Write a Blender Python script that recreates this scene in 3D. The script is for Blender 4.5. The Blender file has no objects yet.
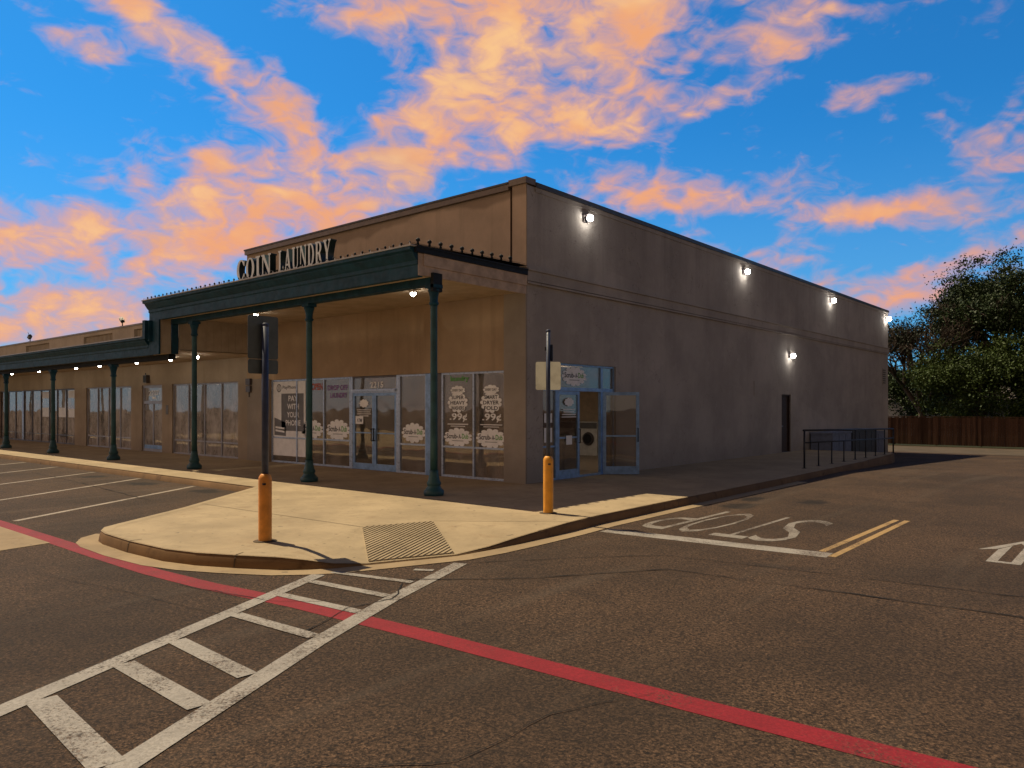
import bpy, bmesh, math, random
from mathutils import Vector, Matrix
import numpy as np

random.seed(7)
R = math.radians
D = bpy.data
scene = bpy.context.scene
COL = scene.collection
PI = math.pi
YAW = math.atan(641 / 750)            # heading of the street corner view, used for the camera and the sky layout
CAM = (10.692, -13.029, 1.88)

# ------------------------------------------------------------------ node helpers
def mat(name, rough=.8, spec=.3, metallic=0.0):
    m = D.materials.new(name); m.use_nodes = True
    nt = m.node_tree; b = nt.nodes['Principled BSDF']
    b.inputs['Roughness'].default_value = rough
    b.inputs['Specular IOR Level'].default_value = spec
    b.inputs['Metallic'].default_value = metallic
    return m, nt, b

class NT:
    """small wrapper that builds node chains"""
    def __init__(s, nt): s.nt = nt
    def n(s, t, **kw):
        x = s.nt.nodes.new(t)
        for k, v in kw.items(): setattr(x, k, v)
        return x
    def link(s, a, b): s.nt.links.new(a, b)
    def put(s, sock, v):
        if isinstance(v, bpy.types.NodeSocket): s.link(v, sock)
        else: sock.default_value = v
    def math(s, op, a, b=None, c=None, clamp=False):
        x = s.n('ShaderNodeMath', operation=op); x.use_clamp = clamp
        s.put(x.inputs[0], a)
        if b is not None: s.put(x.inputs[1], b)
        if c is not None: s.put(x.inputs[2], c)
        return x.outputs[0]
    def vmath(s, op, a, b=None):
        x = s.n('ShaderNodeVectorMath', operation=op)
        s.put(x.inputs[0], a)
        if b is not None: s.put(x.inputs[1], b)
        return x.outputs['Value'] if op in ('DOT_PRODUCT', 'LENGTH') else x.outputs[0]
    def mix(s, f, a, b, blend='MIX'):
        x = s.n('ShaderNodeMix', data_type='RGBA', blend_type=blend)
        s.put(x.inputs[0], f)
        s.put(x.inputs[6], a if isinstance(a, bpy.types.NodeSocket) else (*a, 1))
        s.put(x.inputs[7], b if isinstance(b, bpy.types.NodeSocket) else (*b, 1))
        return x.outputs[2]
    def noise(s, vec, scale, detail=4, rough=.55, dist=0.0, lac=2.0):
        x = s.n('ShaderNodeTexNoise')
        if vec is not None: s.link(vec, x.inputs['Vector'])
        x.inputs['Scale'].default_value = scale; x.inputs['Detail'].default_value = detail
        x.inputs['Roughness'].default_value = rough; x.inputs['Distortion'].default_value = dist
        x.inputs['Lacunarity'].default_value = lac
        return x.outputs['Fac']
    def ramp(s, f, lo, hi, a=0.0, b=1.0, smooth=True):
        x = s.n('ShaderNodeMapRange'); x.interpolation_type = 'SMOOTHSTEP' if smooth else 'LINEAR'
        s.put(x.inputs[0], f); x.inputs[1].default_value = lo; x.inputs[2].default_value = hi
        x.inputs[3].default_value = a; x.inputs[4].default_value = b
        return x.outputs[0]
    def pos(s): return s.n('ShaderNodeNewGeometry').outputs['Position']
    def scalev(s, v, sc):
        return s.vmath('MULTIPLY', v, sc)
    def bump(s, h, strength, dist, b):
        x = s.n('ShaderNodeBump'); s.link(h, x.inputs['Height'])
        x.inputs['Strength'].default_value = strength; x.inputs['Distance'].default_value = dist
        s.link(x.outputs[0], b.inputs['Normal'])

def simple(name, col, rough=.6, spec=.3, metallic=0.0, var=.12, scale=6.0, bump=0.0, bscale=60):
    """procedural paint / metal with a little uneven tone"""
    m, nt, b = mat(name, rough, spec, metallic); t = NT(nt)
    p = t.n('ShaderNodeTexCoord').outputs['Object']
    f = t.noise(p, scale, 5, .6)
    a = tuple(c * (1 - var) for c in col); c2 = tuple(min(1, c * (1 + var)) for c in col)
    t.link(t.mix(t.ramp(f, .3, .7), a, c2), b.inputs['Base Color'])
    t.link(t.ramp(t.noise(p, scale * 3, 3), .3, .7, max(.02, rough - .08), min(1, rough + .08)), b.inputs['Roughness'])
    if bump: t.bump(t.noise(p, bscale, 4), bump, .01, b)
    return m

def asphalt_nodes(t):
    """worn aggregate: returns colour and height"""
    p = t.pos()
    fine = t.ramp(t.noise(p, 34, 5, .85), .30, .70, smooth=False)
    speck = t.n('ShaderNodeTexVoronoi'); t.link(p, speck.inputs['Vector']); speck.inputs['Scale'].default_value = 115
    sv = t.n('ShaderNodeSeparateColor'); t.link(speck.outputs['Color'], sv.inputs[0])
    sp2 = t.n('ShaderNodeTexVoronoi'); t.link(p, sp2.inputs['Vector']); sp2.inputs['Scale'].default_value = 62
    sv2 = t.n('ShaderNodeSeparateColor'); t.link(sp2.outputs['Color'], sv2.inputs[0])
    g = t.math('ADD', t.math('MULTIPLY', fine, .50), t.math('ADD', t.math('MULTIPLY', sv.outputs[0], .22), t.math('MULTIPLY', sv2.outputs[1], .28)))
    g = t.math('POWER', t.ramp(g, .16, .86, smooth=False), 2.1)
    big = t.noise(p, .35, 5, .6); mid = t.noise(p, 2.2, 5, .65)
    base = t.mix(g, (.007, .0044, .0028), (.325, .195, .115))
    base = t.mix(t.ramp(big, .34, .66), t.mix(.55, base, (.024, .017, .012)), base)
    base = t.mix(t.ramp(mid, .25, .75, 0, .35), base, t.mix(1, base, (.62, .6, .6), 'MULTIPLY'))
    return p, base, g

OIL = [(4.75, .6, .35, .6), (4.5, 1.8, .25, .5), (5.6, 2.1, .3, .45), (-5.4, -4.75, .6, .35), (-8.1, -4.95, .6, .35), (-11, -5, .5, .4)]
def asphalt(name, tint=(1, 1, 1)):
    m, nt, b = mat(name, .9, .25); t = NT(nt)
    p, base, g = asphalt_nodes(t)
    # dark oil drips with soft edges and dusty pale streaks along the lane
    oil = t.noise(t.scalev(p, (.55, .9, 1)), 1.0, 3, .5, .6)
    base = t.mix(t.ramp(oil, .66, .74, 0, .45), base, (.015, .012, .01))
    for ox, oy, ra, rb_ in OIL:
        mp = t.n('ShaderNodeMapping', vector_type='TEXTURE'); t.link(p, mp.inputs[0]); mp.inputs[1].default_value = (ox, oy, 0); mp.inputs[3].default_value = (ra, rb_, 50)
        e = t.math('ADD', t.vmath('LENGTH', mp.outputs[0]), t.math('MULTIPLY', t.math('SUBTRACT', t.noise(p, 3.5, 5, .65), .5), 1.6))
        base = t.mix(t.ramp(e, .5, 1.05, .8, 0), base, (.012, .009, .007))
    pale_veil = t.noise(t.scalev(p, (1.6, .12, 1)), 1.1, 4, .6)
    base = t.mix(t.ramp(pale_veil, .52, .72, 0, .22), base, (.13, .1, .075))
    base = t.mix(1, base, tint, 'MULTIPLY')
    t.link(base, b.inputs['Base Color'])
    t.bump(g, .8, .010, b)
    return m

def road_paint(name, col, wear=.5, dark=(.03, .024, .018)):
    m, nt, b = mat(name, .75, .3); t = NT(nt)
    p, base, g = asphalt_nodes(t)
    w = t.math('ADD', t.math('MULTIPLY', t.noise(p, 42, 5, .85), .62), t.math('MULTIPLY', t.noise(p, 1.4, 6, .7), .42))
    f = t.ramp(w, wear - .05, wear + .05)
    c = t.mix(t.ramp(t.noise(p, 3, 4, .6), .3, .7), tuple(x * .8 for x in col), col)
    c = t.mix(t.ramp(g, 0, .5, .5, 0), c, tuple(x * .45 for x in col))
    t.link(t.mix(f, base, c), b.inputs['Base Color'])
    t.bump(g, .35, .006, b)
    return m

def concrete(name, col, stain=(.2, .12, .06), amount=.5, joint=None):
    m, nt, b = mat(name, .85, .25); t = NT(nt)
    p = t.pos()
    c = t.mix(t.ramp(t.noise(p, .8, 6, .65), .3, .72), tuple(x * .78 for x in col), tuple(min(1, x * 1.1) for x in col))
    c = t.mix(t.ramp(t.noise(p, 4, 6, .75), .46, .72, 0, .42), c, tuple(x * .55 for x in col))
    c = t.mix(t.ramp(t.noise(p, 2.3, 5, .7, .8), .55, .75, 0, amount), c, stain)
    grain = t.noise(p, 160, 2, .7)
    c = t.mix(t.ramp(grain, .55, .75, 0, .3), c, tuple(x * .4 for x in col))
    spots = t.noise(p, 7, 2, .4)
    c = t.mix(t.ramp(spots, .70, .73, 0, .55), c, (.06, .05, .04))
    t.link(c, b.inputs['Base Color'])
    t.bump(grain, .25, .004, b)
    return m

def stucco(name, col, top_stain=None, streak=.35, drip=None):
    m, nt, b = mat(name, .9, .2); t = NT(nt)
    p = t.pos()
    c = t.mix(t.ramp(t.noise(p, .55, 6, .6), .3, .7), tuple(x * .82 for x in col), tuple(x * 1.12 for x in col))
    st = t.noise(t.scalev(p, (2.6, 2.6, .16)), 1.0, 6, .65)
    c = t.mix(t.ramp(st, .5, .72, 0, streak), c, tuple(x * .55 for x in col))
    bl = t.noise(p, 1.9, 6, .68, .8)
    c = t.mix(t.ramp(bl, .54, .70, 0, .25), c, tuple(x * 1.3 for x in col))
    sp = t.n('ShaderNodeSeparateXYZ'); t.link(p, sp.inputs[0])
    # splash-back grime at the foot of the wall
    gz = t.math('ADD', sp.outputs[2], t.math('MULTIPLY', t.noise(p, 1.7, 5), -.7))
    c = t.mix(t.ramp(gz, -.3, .75, .45, 0), c, tuple(x * .5 for x in col))
    if drip:
        dn = t.noise(t.scalev(p, (1.9, 1.9, .05)), 1.0, 7, .72)
        c = t.mix(t.math('MULTIPLY', t.ramp(dn, .48, .70, 0, .38), t.ramp(sp.outputs[2], drip[0], drip[1])), c, tuple(x * .42 for x in col))
        hair = t.math('ABSOLUTE', t.math('SUBTRACT', t.noise(p, .45, 5, .6, .4), .5))
        c = t.mix(t.ramp(hair, .0, .0022, .55, 0), c, tuple(x * .35 for x in col))
        vb = t.n('ShaderNodeTexVoronoi'); t.link(t.scalev(p, (.22, .22, .38)), vb.inputs['Vector']); vb.inputs['Scale'].default_value = 1.0
        vs = t.n('ShaderNodeSeparateColor'); t.link(vb.outputs['Color'], vs.inputs[0])
        c = t.mix(t.ramp(vs.outputs[0], 0, 1, 0, .16), c, tuple(x * .6 for x in col))
    if top_stain:
        z0, colr = top_stain
        w = t.noise(t.scalev(p, (.32, .32, .1)), 1.0, 3, .5)
        e = t.math('ADD', sp.outputs[2], t.math('MULTIPLY', t.math('SUBTRACT', w, .5), 1.5))
        c = t.mix(t.ramp(e, z0, z0 + .12, 0, .55), c, colr)
        d = t.noise(t.scalev(p, (.9, .9, .4)), 1.0, 2, .5)
        c = t.mix(t.ramp(d, .66, .76, 0, .5), c, tuple(x * .45 for x in col))
    t.link(c, b.inputs['Base Color'])
    h = t.math('ADD', t.noise(p, 70, 4, .7), t.math('MULTIPLY', t.noise(p, 14, 3), .8))
    t.bump(h, .5, .014, b)
    return m

M = {}
M['asphalt'] = asphalt('asphalt')
M['alley'] = concrete('alley_concrete', (.095, .072, .052))
M['white_paint'] = road_paint('white_paint', (.37, .335, .295), .475)
M['faint_paint'] = road_paint('faint_paint', (.40, .33, .26), .47)
M['letter_paint'] = road_paint('letter_paint', (.31, .275, .235), .505)
M['red_paint'] = road_paint('red_paint', (.27, .011, .018), .44)
M['yellow_paint'] = road_paint('yellow_paint', (.45, .29, .12), .46)
M['walk'] = concrete('walk_concrete', (.385, .295, .18), amount=.4)
M['gutter'] = concrete('gutter_concrete', (.33, .24, .14), amount=.55)
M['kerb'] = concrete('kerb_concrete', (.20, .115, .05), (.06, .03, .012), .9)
M['joint'] = simple('joint_gap', (.09, .065, .04), .95)
M['crack'] = simple('crack', (.012, .01, .008), .95)
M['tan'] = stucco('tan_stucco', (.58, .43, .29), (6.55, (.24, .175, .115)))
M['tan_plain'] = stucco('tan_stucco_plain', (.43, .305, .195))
M['grey'] = stucco('shaded_side_stucco', (.42, .378, .345), streak=.2, drip=(4.2, 6.9))  # part of the side wall's shade is put into this greyer, darker colour
M['pier'] = stucco('pier_stucco', (.36, .31, .26))
M['wing'] = stucco('wing_stucco', (.40, .32, .24))
M['coping'] = simple('coping_metal', (.19, .14, .10), .5, .4)
M['dark_coping'] = simple('dark_coping_metal', (.05, .045, .042), .5, .4)
M['reveal'] = simple('reveal_shadow_gap', (.07, .04, .025), .9)
M['teal'] = simple('teal_painted_steel', (.006, .048, .080), .6, .25, var=.25, scale=3)
M['teal_light'] = simple('teal_column_paint', (.022, .074, .085), .5, .35, var=.25, scale=4)
M['soffit'] = simple('beige_soffit_board', (.50, .39, .27), .8, .2, var=.12, scale=2)
M['endboard'] = simple('weathered_beige_board', (.50, .38, .29), .8, .2, var=.2, scale=4)
M['siding'] = simple('beige_siding', (.42, .34, .25), .75, .2, var=.1, scale=3)
M['edge'] = simple('roof_edge_metal', (.012, .016, .02), .7, .25)
M['edge_pale'] = simple('pale_roof_edge', (.38, .36, .34), .5, .5)
M['roof'] = simple('roof_membrane', (.25, .23, .21), .9)
M['alu'] = simple('blue_grey_aluminium', (.42, .50, .64), .32, .5, .35, var=.1)
M['alu_blue'] = simple('blue_door_frame', (.22, .36, .60), .35, .5, .2, var=.2)
M['bronze'] = simple('dark_bronze_frame', (.10, .085, .085), .4, .5, .3)
M['mullion'] = simple('grey_mullion', (.34, .33, .36), .4, .5, .3)
M['white_film'] = simple('white_vinyl', (.90, .89, .88), .5, .3, var=.06)
M['ink'] = simple('dark_vinyl', (.03, .03, .035), .5)
M['grey_vinyl'] = simple('grey_vinyl', (.17, .165, .17), .5)
M['green_vinyl'] = simple('green_vinyl', (.10, .36, .06), .5)
M['purple_vinyl'] = simple('purple_vinyl', (.25, .12, .35), .5)
M['red_vinyl'] = simple('red_vinyl', (.5, .1, .06), .5)
M['pale_slat'] = simple('pale_reflection_slats', (.66, .58, .52), .9, .1, var=.2, scale=.9)
M['wall_in'] = simple('interior_wall', (.55, .42, .3), .9)
M['floor_in'] = simple('interior_floor', (.35, .27, .2), .5)
M['white_metal'] = simple('white_enamel', (.75, .73, .7), .35, .5)
M['black'] = simple('black_plastic', (.012, .012, .013), .5)
M['yellow'] = simple('yellow_sleeve', (.80, .36, .035), .45, .4, var=.14, scale=5)
M['orange'] = simple('sunfaded_orange_sleeve', (.68, .265, .035), .5, .4, var=.2, scale=5)
M['post'] = simple('painted_post_steel', (.035, .05, .10), .5, .4, .0, var=.25)
M['signback'] = simple('bare_sign_aluminium', (.66, .62, .46), .10, .5, .95, var=.02, scale=2)
M['signdark'] = simple('dull_sign_aluminium', (.10, .115, .105), .5, .4, .2, var=.12)
M['letter_face'] = simple('pale_letter_face', (.66, .69, .67), .4, .4, var=.12)
M['letter_side'] = simple('dark_letter_return', (.018, .035, .035), .4, .5)
M['doorbrown'] = simple('dark_brown_door', (.05, .03, .022), .6)
M['rail'] = simple('black_rail_paint', (.016, .019, .028), .5, .4)
M['cabinet'] = simple('pale_wall_tone', (.16, .18, .25), .6, .3, var=.15)
M['cabdark'] = simple('charcoal_enamel', (.06, .065, .075), .6)
M['bark'] = simple('bark', (.06, .045, .033), .95, var=.4, scale=8, bump=.5, bscale=20)
M['house'] = simple('pale_house_siding', (.42, .43, .45), .8)
M['shingle'] = simple('grey_shingles', (.14, .12, .11), .9, var=.3, scale=5)
M['winglass'] = simple('dark_window_glass', (.03, .035, .04), .1, .6)
M['louvre'] = simple('rust_louvre', (.30, .16, .07), .6, .3, var=.25)

def glass_mat(name, refl, tint, pale_veil):
    m = D.materials.new(name); m.use_nodes = True
    nt = m.node_tree; nt.nodes.clear(); t = NT(nt)
    out = t.n('ShaderNodeOutputMaterial')
    p = t.pos()
    tr = t.n('ShaderNodeBsdfTransparent'); tr.inputs[0].default_value = (*tint, 1)
    df = t.n('ShaderNodeBsdfDiffuse'); df.inputs[0].default_value = (.66, .60, .56, 1)
    gl = t.n('ShaderNodeBsdfGlossy'); gl.inputs['Roughness'].default_value = .015
    gl.inputs[0].default_value = (.95, .93, .9, 1)
    fr = t.n('ShaderNodeFresnel'); fr.inputs[0].default_value = 1.5
    bm = t.n('ShaderNodeBump'); t.link(t.noise(p, .9, 2), bm.inputs['Height']); bm.inputs['Strength'].default_value = .05
    bm.inputs['Distance'].default_value = .1
    t.link(bm.outputs[0], gl.inputs['Normal'])
    d = t.ramp(t.noise(t.scalev(p, (1, 1, .5)), 2.5, 5, .7), .35, .75, pale_veil * .5, pale_veil * 1.5)  # diffuse veil mixed in to stand for pale window reflections and translucent film
    a = t.n('ShaderNodeMixShader'); t.put(a.inputs[0], d); t.link(tr.outputs[0], a.inputs[1]); t.link(df.outputs[0], a.inputs[2])
    b = t.n('ShaderNodeMixShader'); t.put(b.inputs[0], t.math('ADD', t.math('MULTIPLY', fr.outputs[0], .8), refl, clamp=True))
    t.link(a.outputs[0], b.inputs[1]); t.link(gl.outputs[0], b.inputs[2]); t.link(b.outputs[0], out.inputs[0])
    return m
M['glass'] = glass_mat('storefront_glass', .05, (.70, .64, .58), .17)
M['glass_pale_sheen'] = glass_mat('pale_sheen_glass', .06, (.70, .64, .58), .52)  # stronger veil for the paler reflections in the shop row panes
M['glass_clear'] = glass_mat('door_glass', .045, (.72, .70, .66), .06)

def emit(name, col, s):
    m = D.materials.new(name); m.use_nodes = True
    nt = m.node_tree; nt.nodes.clear(); t = NT(nt)
    o = t.n('ShaderNodeOutputMaterial'); e = t.n('ShaderNodeEmission')
    e.inputs[0].default_value = (*col, 1); e.inputs[1].default_value = s
    t.link(e.outputs[0], o.inputs[0]); return m
M['bulb'] = emit('lit_lamp', (1, .95, .86), 55)
M['tube_light'] = emit('ceiling_tube_light', (1, .86, .68), 2.6)

def leaf_mat(name, a, b_, c_):
    m, nt, b = mat(name, .6, .25); t = NT(nt)
    p = t.pos()
    f = t.noise(p, .55, 3, .6); g = t.noise(p, 9, 2, .5)
    c = t.mix(t.ramp(f, .35, .65), a, b_)
    c = t.mix(t.ramp(g, .5, .75, 0, .7), c, c_)
    t.link(c, b.inputs['Base Color'])
    return m
M['leaf'] = leaf_mat('leaf_green', (.018, .033, .010), (.036, .060, .014), (.045, .068, .017))
M['leaf_bright'] = leaf_mat('leaf_yellow_green', (.034, .058, .011), (.062, .095, .016), (.07, .105, .02))
M['leaf_dry'] = leaf_mat('leaf_brown_green', (.020, .024, .010), (.018, .024, .009), (.03, .032, .014))
M['grass'] = simple('rough_grass', (.022, .026, .009), .95, var=.4, scale=3)

def wood_mat():
    m, nt, b = mat('fence_wood', .85, .2); t = NT(nt); p = t.pos()
    cell = t.n('ShaderNodeTexWhiteNoise', noise_dimensions='1D')
    sp = t.n('ShaderNodeSeparateXYZ'); t.link(p, sp.inputs[0])
    t.link(t.math('FLOOR', t.math('DIVIDE', sp.outputs[0], .142)), cell.inputs['W'])
    c = t.mix(cell.outputs['Value'], (.05, .024, .013), (.14, .072, .04))
    gr = t.noise(t.scalev(p, (30, 30, 1.2)), 1, 4, .6)
    c = t.mix(t.ramp(gr, .45, .7, 0, .6), c, (.05, .024, .014))
    t.link(c, b.inputs['Base Color']); return m
M['fence'] = wood_mat()

# ------------------------------------------------------------------ mesh builder
class MB:
    def __init__(s): s.v = []; s.f = []; s.mi = []; s.sm = []; s.mats = []
    def m(s, name):
        if name not in s.mats: s.mats.append(name)
        return s.mats.index(name)
    def face(s, idx, m, smooth=False): s.f.append(tuple(idx)); s.mi.append(s.m(m)); s.sm.append(smooth)
    def poly(s, pts, m):
        i = len(s.v); s.v += [tuple(p) for p in pts]; s.face(range(i, i + len(pts)), m)
    def box(s, x0, y0, z0, x1, y1, z1, m, M4=None):
        x0, x1 = sorted((x0, x1)); y0, y1 = sorted((y0, y1)); z0, z1 = sorted((z0, z1))
        i = len(s.v)
        pts = [(x0,y0,z0),(x1,y0,z0),(x1,y1,z0),(x0,y1,z0),(x0,y0,z1),(x1,y0,z1),(x1,y1,z1),(x0,y1,z1)]
        if M4: pts = [tuple(M4 @ Vector(p)) for p in pts]
        s.v += pts
        for q in ((0,3,2,1),(4,5,6,7),(0,1,5,4),(1,2,6,5),(2,3,7,6),(3,0,4,7)): s.face([i + k for k in q], m)
    def tube(s, p0, p1, r0, r1, m, n=10, caps=True):
        p0, p1 = Vector(p0), Vector(p1); d = (p1 - p0).normalized()
        u = d.orthogonal().normalized(); w = d.cross(u); i = len(s.v)
        for p, r in ((p0, r0), (p1, r1)):
            for k in range(n):
                a = 2 * PI * k / n; s.v.append(tuple(p + (u * math.cos(a) + w * math.sin(a)) * r))
        for k in range(n):
            l = (k + 1) % n; s.face((i + k, i + l, i + n + l, i + n + k), m, True)
        if caps:
            s.face([i + k for k in range(n)][::-1], m); s.face([i + n + k for k in range(n)], m)
    def lathe(s, c, prof, m, n=18):
        i = len(s.v)
        for r, z in prof:
            for k in range(n):
                a = 2 * PI * k / n; s.v.append((c[0] + r * math.cos(a), c[1] + r * math.sin(a), c[2] + z))
        for j in range(len(prof) - 1):
            for k in range(n):
                l = (k + 1) % n
                s.face((i + j*n + k, i + j*n + l, i + (j+1)*n + l, i + (j+1)*n + k), m, True)
        s.face([i + k for k in range(n)][::-1], m); s.face([i + (len(prof)-1)*n + k for k in range(n)], m)
    def sweep_x(s, prof, x0, x1, m):
        """closed profile [(y,z)] swept along x with end caps"""
        i = len(s.v); n = len(prof)
        for x in (x0, x1): s.v += [(x, y, z) for y, z in prof]
        for k in range(n):
            l = (k + 1) % n; s.face((i + k, i + l, i + n + l, i + n + k), m)
        s.face([i + k for k in range(n)][::-1], m); s.face([i + n + k for k in range(n)], m)
    def sphere(s, c, r, m, n=12, sz=1.0):
        prof = [(max(.001, r * math.sin(PI * k / 8)), -r * sz * math.cos(PI * k / 8)) for k in range(9)]
        s.lathe(c, prof, m, n)
    def mesh(s, me, m, M4):
        i = len(s.v); s.v += [tuple(M4 @ v.co) for v in me.vertices]
        for p in me.polygons: s.face([i + k for k in p.vertices], m)
    def build(s, name, parent=None, loc=None):
        me = D.meshes.new(name)
        me.from_pydata(s.v, [], s.f)
        for k in s.mats: me.materials.append(M[k])
        me.polygons.foreach_set('material_index', s.mi); me.polygons.foreach_set('use_smooth', s.sm)
        me.update()
        bm = bmesh.new(); bm.from_mesh(me); bmesh.ops.recalc_face_normals(bm, faces=bm.faces); bm.to_mesh(me); bm.free()
        o = D.objects.new(name, me); COL.objects.link(o)
        if loc is not None:
            me.transform(Matrix.Translation(-Vector(loc))); o.location = loc
        if parent is not None:
            o.parent = parent; o.matrix_parent_inverse = world(parent).inverted()
        return o

def world(o):
    m = Matrix.Translation(o.location) @ o.rotation_euler.to_matrix().to_4x4()
    return (world(o.parent) @ o.matrix_parent_inverse @ m) if o.parent else m

def tag(o, label=None, cat=None, group=None, kind=None):
    if label: o['label'] = label
    if cat: o['category'] = cat
    if group: o['group'] = group
    if kind: o['kind'] = kind
    return o
def thing(name, label, cat, loc=(0, 0, 0), group=None, rz=0):
    o = D.objects.new(name, None); COL.objects.link(o); o.location = loc; o.rotation_euler = (0, 0, rz)
    o.empty_display_size = .2
    return tag(o, label, cat, group)
def struct(mb, name): return tag(mb.build(name), kind='structure')
def part(mb, name, parent, label=None):
    o = mb.build(name, parent)
    if label: o['label'] = label
    return o
def copy_tree(o, parent=None):
    c = o.copy(); COL.objects.link(c)
    if parent is not None: c.parent = parent
    for ch in list(o.children): copy_tree(ch, c)
    return c

# text as flat meshes
_txt = {}
def text_mesh(s, extrude=0.0):
    k = (s, extrude)
    if k not in _txt:
        cu = D.curves.new('txt', 'FONT'); cu.body = s; cu.align_x = 'CENTER'; cu.size = 1; cu.extrude = extrude; cu.resolution_u = 3; cu.offset = .022 if s not in 'STOP' else -.012
        ob = D.objects.new('txt', cu); COL.objects.link(ob)
        dg = bpy.context.evaluated_depsgraph_get(); dg.update()
        me = D.meshes.new_from_object(ob.evaluated_get(dg))
        D.objects.remove(ob); D.curves.remove(cu)
        xs = [v.co.x for v in me.vertices]; ys = [v.co.y for v in me.vertices]
        me.transform(Matrix.Translation((-(min(xs)+max(xs))/2, -min(ys), 0)))
        w = max(xs) - min(xs); h = max(ys) - min(ys)
        me.transform(Matrix.Diagonal((1/w, 1/h, 1, 1)))       # unit width, unit height
        _txt[k] = me
    return _txt[k]
FRONT = Matrix(((1,0,0,0),(0,0,-1,0),(0,1,0,0),(0,0,0,1)))   # text plane -> wall facing -y
SIDE = Matrix(((0,0,1,0),(1,0,0,0),(0,1,0,0),(0,0,0,1)))     # text plane -> wall facing +x
def put_text(mb, s, frame, at, w, h, m):
    mb.mesh(text_mesh(s), m, Matrix.Translation(at) @ frame @ Matrix.Diagonal((w, h, 1, 1)))
def put_poly(mb, pts, frame, at, m):
    T = Matrix.Translation(at) @ frame
    mb.poly([T @ Vector((x, y, 0)) for x, y in pts], m)
def bubble(w, h, n=15, seed=1):
    """outline of a foam cloud"""
    rnd = random.Random(seed); pts = []
    N = n * 6
    for k in range(N):
        a = 2 * PI * k / N
        s = abs(math.sin(a * n / 2))
        r = .80 + .2 * s ** .6
        pts.append((math.cos(a) * w / 2 * r, math.sin(a) * h / 2 * (r - .06 * math.cos(2*a))))
    return pts
def rect(w, h, x=0, y=0): return [(x-w/2, y-h/2), (x+w/2, y-h/2), (x+w/2, y+h/2), (x-w/2, y+h/2)]

# ------------------------------------------------------------------ ground
def zg(y): return -.025 * (min(max(y, 9.5), 30.5) - 9.5)
g = MB()
ys = [-400, -120, -40, 0, 9.5, 16, 23, 30.5, 60, 150, 400]
for a, b in zip(ys, ys[1:]):
    g.poly([(-400, a, zg(a)), (400, a, zg(a)), (400, b, zg(b)), (-400, b, zg(b))], 'asphalt')
struct(g, 'asphalt_lot')
def sheet(name, pts, m, lift, n=1):
    mb = MB(); mb.poly([(x, y, zg(y) + lift) for x, y in pts], m); return struct(mb, name)
sheet('alley_pavement', [(-30, 31.2), (60, 31.2), (60, 37.6), (-30, 37.6)], 'alley', .006)
sheet('grass_verge', [(-40, 38.4), (70, 38.4), (70, 110), (-40, 110)], 'grass', .02)
sheet('concrete_apron', [(-.88, -9.3), (-.74, -9.95), (1.6, -26), (-40, -26), (-40, -9.3)], 'gutter', .006)

# plaza, walk and kerbs
ZT = .15
outer = [(-60, -4.25, ZT), (-4.09, -4.3, ZT), (-2.0, -6.9, ZT), (-.95, -8.42, ZT), (-.78, -8.64, ZT), (-.5, -8.79, ZT), (-.2, -8.85, ZT), (.65, -8.88, ZT),
         (1.54, -8.83, ZT), (2.05, -8.7, ZT), (2.55, -8.47, ZT), (3.04, -8.19, .145), (3.25, -7.98, .11), (3.43, -7.75, .06), (3.60, -7.38, .022), (4.02, -6.3, .022), (4.07, -5.75, .05),
         (4.07, -5.1, .10), (4.03, -3.95, ZT), (3.95, -3.0, ZT), (3.9, -.3, ZT), (3.9, 1.5, ZT), (3.85, 6, ZT), (3.78, 9.5, ZT), (3.68, 12.3, ZT), (3.42, 16.7, ZT), (3.25, 17.9, ZT), (0, 17.9, ZT)]
A, B = (2.0, -6.22, ZT), (2.4, -5.15, ZT)
iD, iC = 14, 15; iE, iF = 11, 18
pl = MB()
pl.poly([A, outer[iD], outer[iC], B], 'walk')
fl = outer[iE:iD + 1]
for p, q in zip(fl, fl[1:]): pl.poly([A, p, q], 'walk')
fr = outer[iC:iF + 1]
for p, q in zip(fr, fr[1:]): pl.poly([B, p, q], 'walk')
loop = outer[:iE + 1] + [A, B] + outer[iF:] + [(0, 0, ZT), (-60, 0, ZT)]
bm = bmesh.new(); vs = [bm.verts.new(p) for p in loop]
es = [bm.edges.new((vs[i], vs[(i + 1) % len(vs)])) for i in range(len(vs))]
bmesh.ops.triangle_fill(bm, edges=es, use_beauty=True)
for f_ in bm.faces: pl.poly([v.co.copy() for v in f_.verts], 'walk')
bm.free()
struct(pl, 'walk_pavement')

def offsets(path):
    ns = []
    for i in range(len(path)):
        a = Vector(path[max(i-1, 0)][:2]); b = Vector(path[i][:2]); c = Vector(path[min(i+1, len(path)-1)][:2])
        d1 = (b - a).normalized() if i > 0 else (c - b).normalized()
        d2 = (c - b).normalized() if i < len(path)-1 else d1
        n1 = Vector((d1.y, -d1.x)); n2 = Vector((d2.y, -d2.x)); n = (n1 + n2)
        n = n / max(.35, n.dot(n1)); ns.append(n)
    return ns
kb = MB(); nrm = offsets(outer)
def ring(i):
    x, y, zt = outer[i]; n = nrm[i]; zb = zg(y); h = zt - zb
    pr = [(-.16, zt + .003), (-.02, zt + .003), (-.004, zt - .012 * min(1, h / .05)), (.012, zt - min(.04, h * .4)), (.03 if h > .05 else .02, zb + .01), (.03, zb - .25)]
    return [(x + n.x * o, y + n.y * o, z) for o, z in pr]
i0 = len(kb.v); nr = 6
for i in range(len(outer)): kb.v += ring(i)
for i in range(len(outer) - 1):
    for k in range(nr - 1):
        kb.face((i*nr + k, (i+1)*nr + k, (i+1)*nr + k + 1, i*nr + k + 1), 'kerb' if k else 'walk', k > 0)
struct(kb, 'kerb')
gt = MB()
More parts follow.
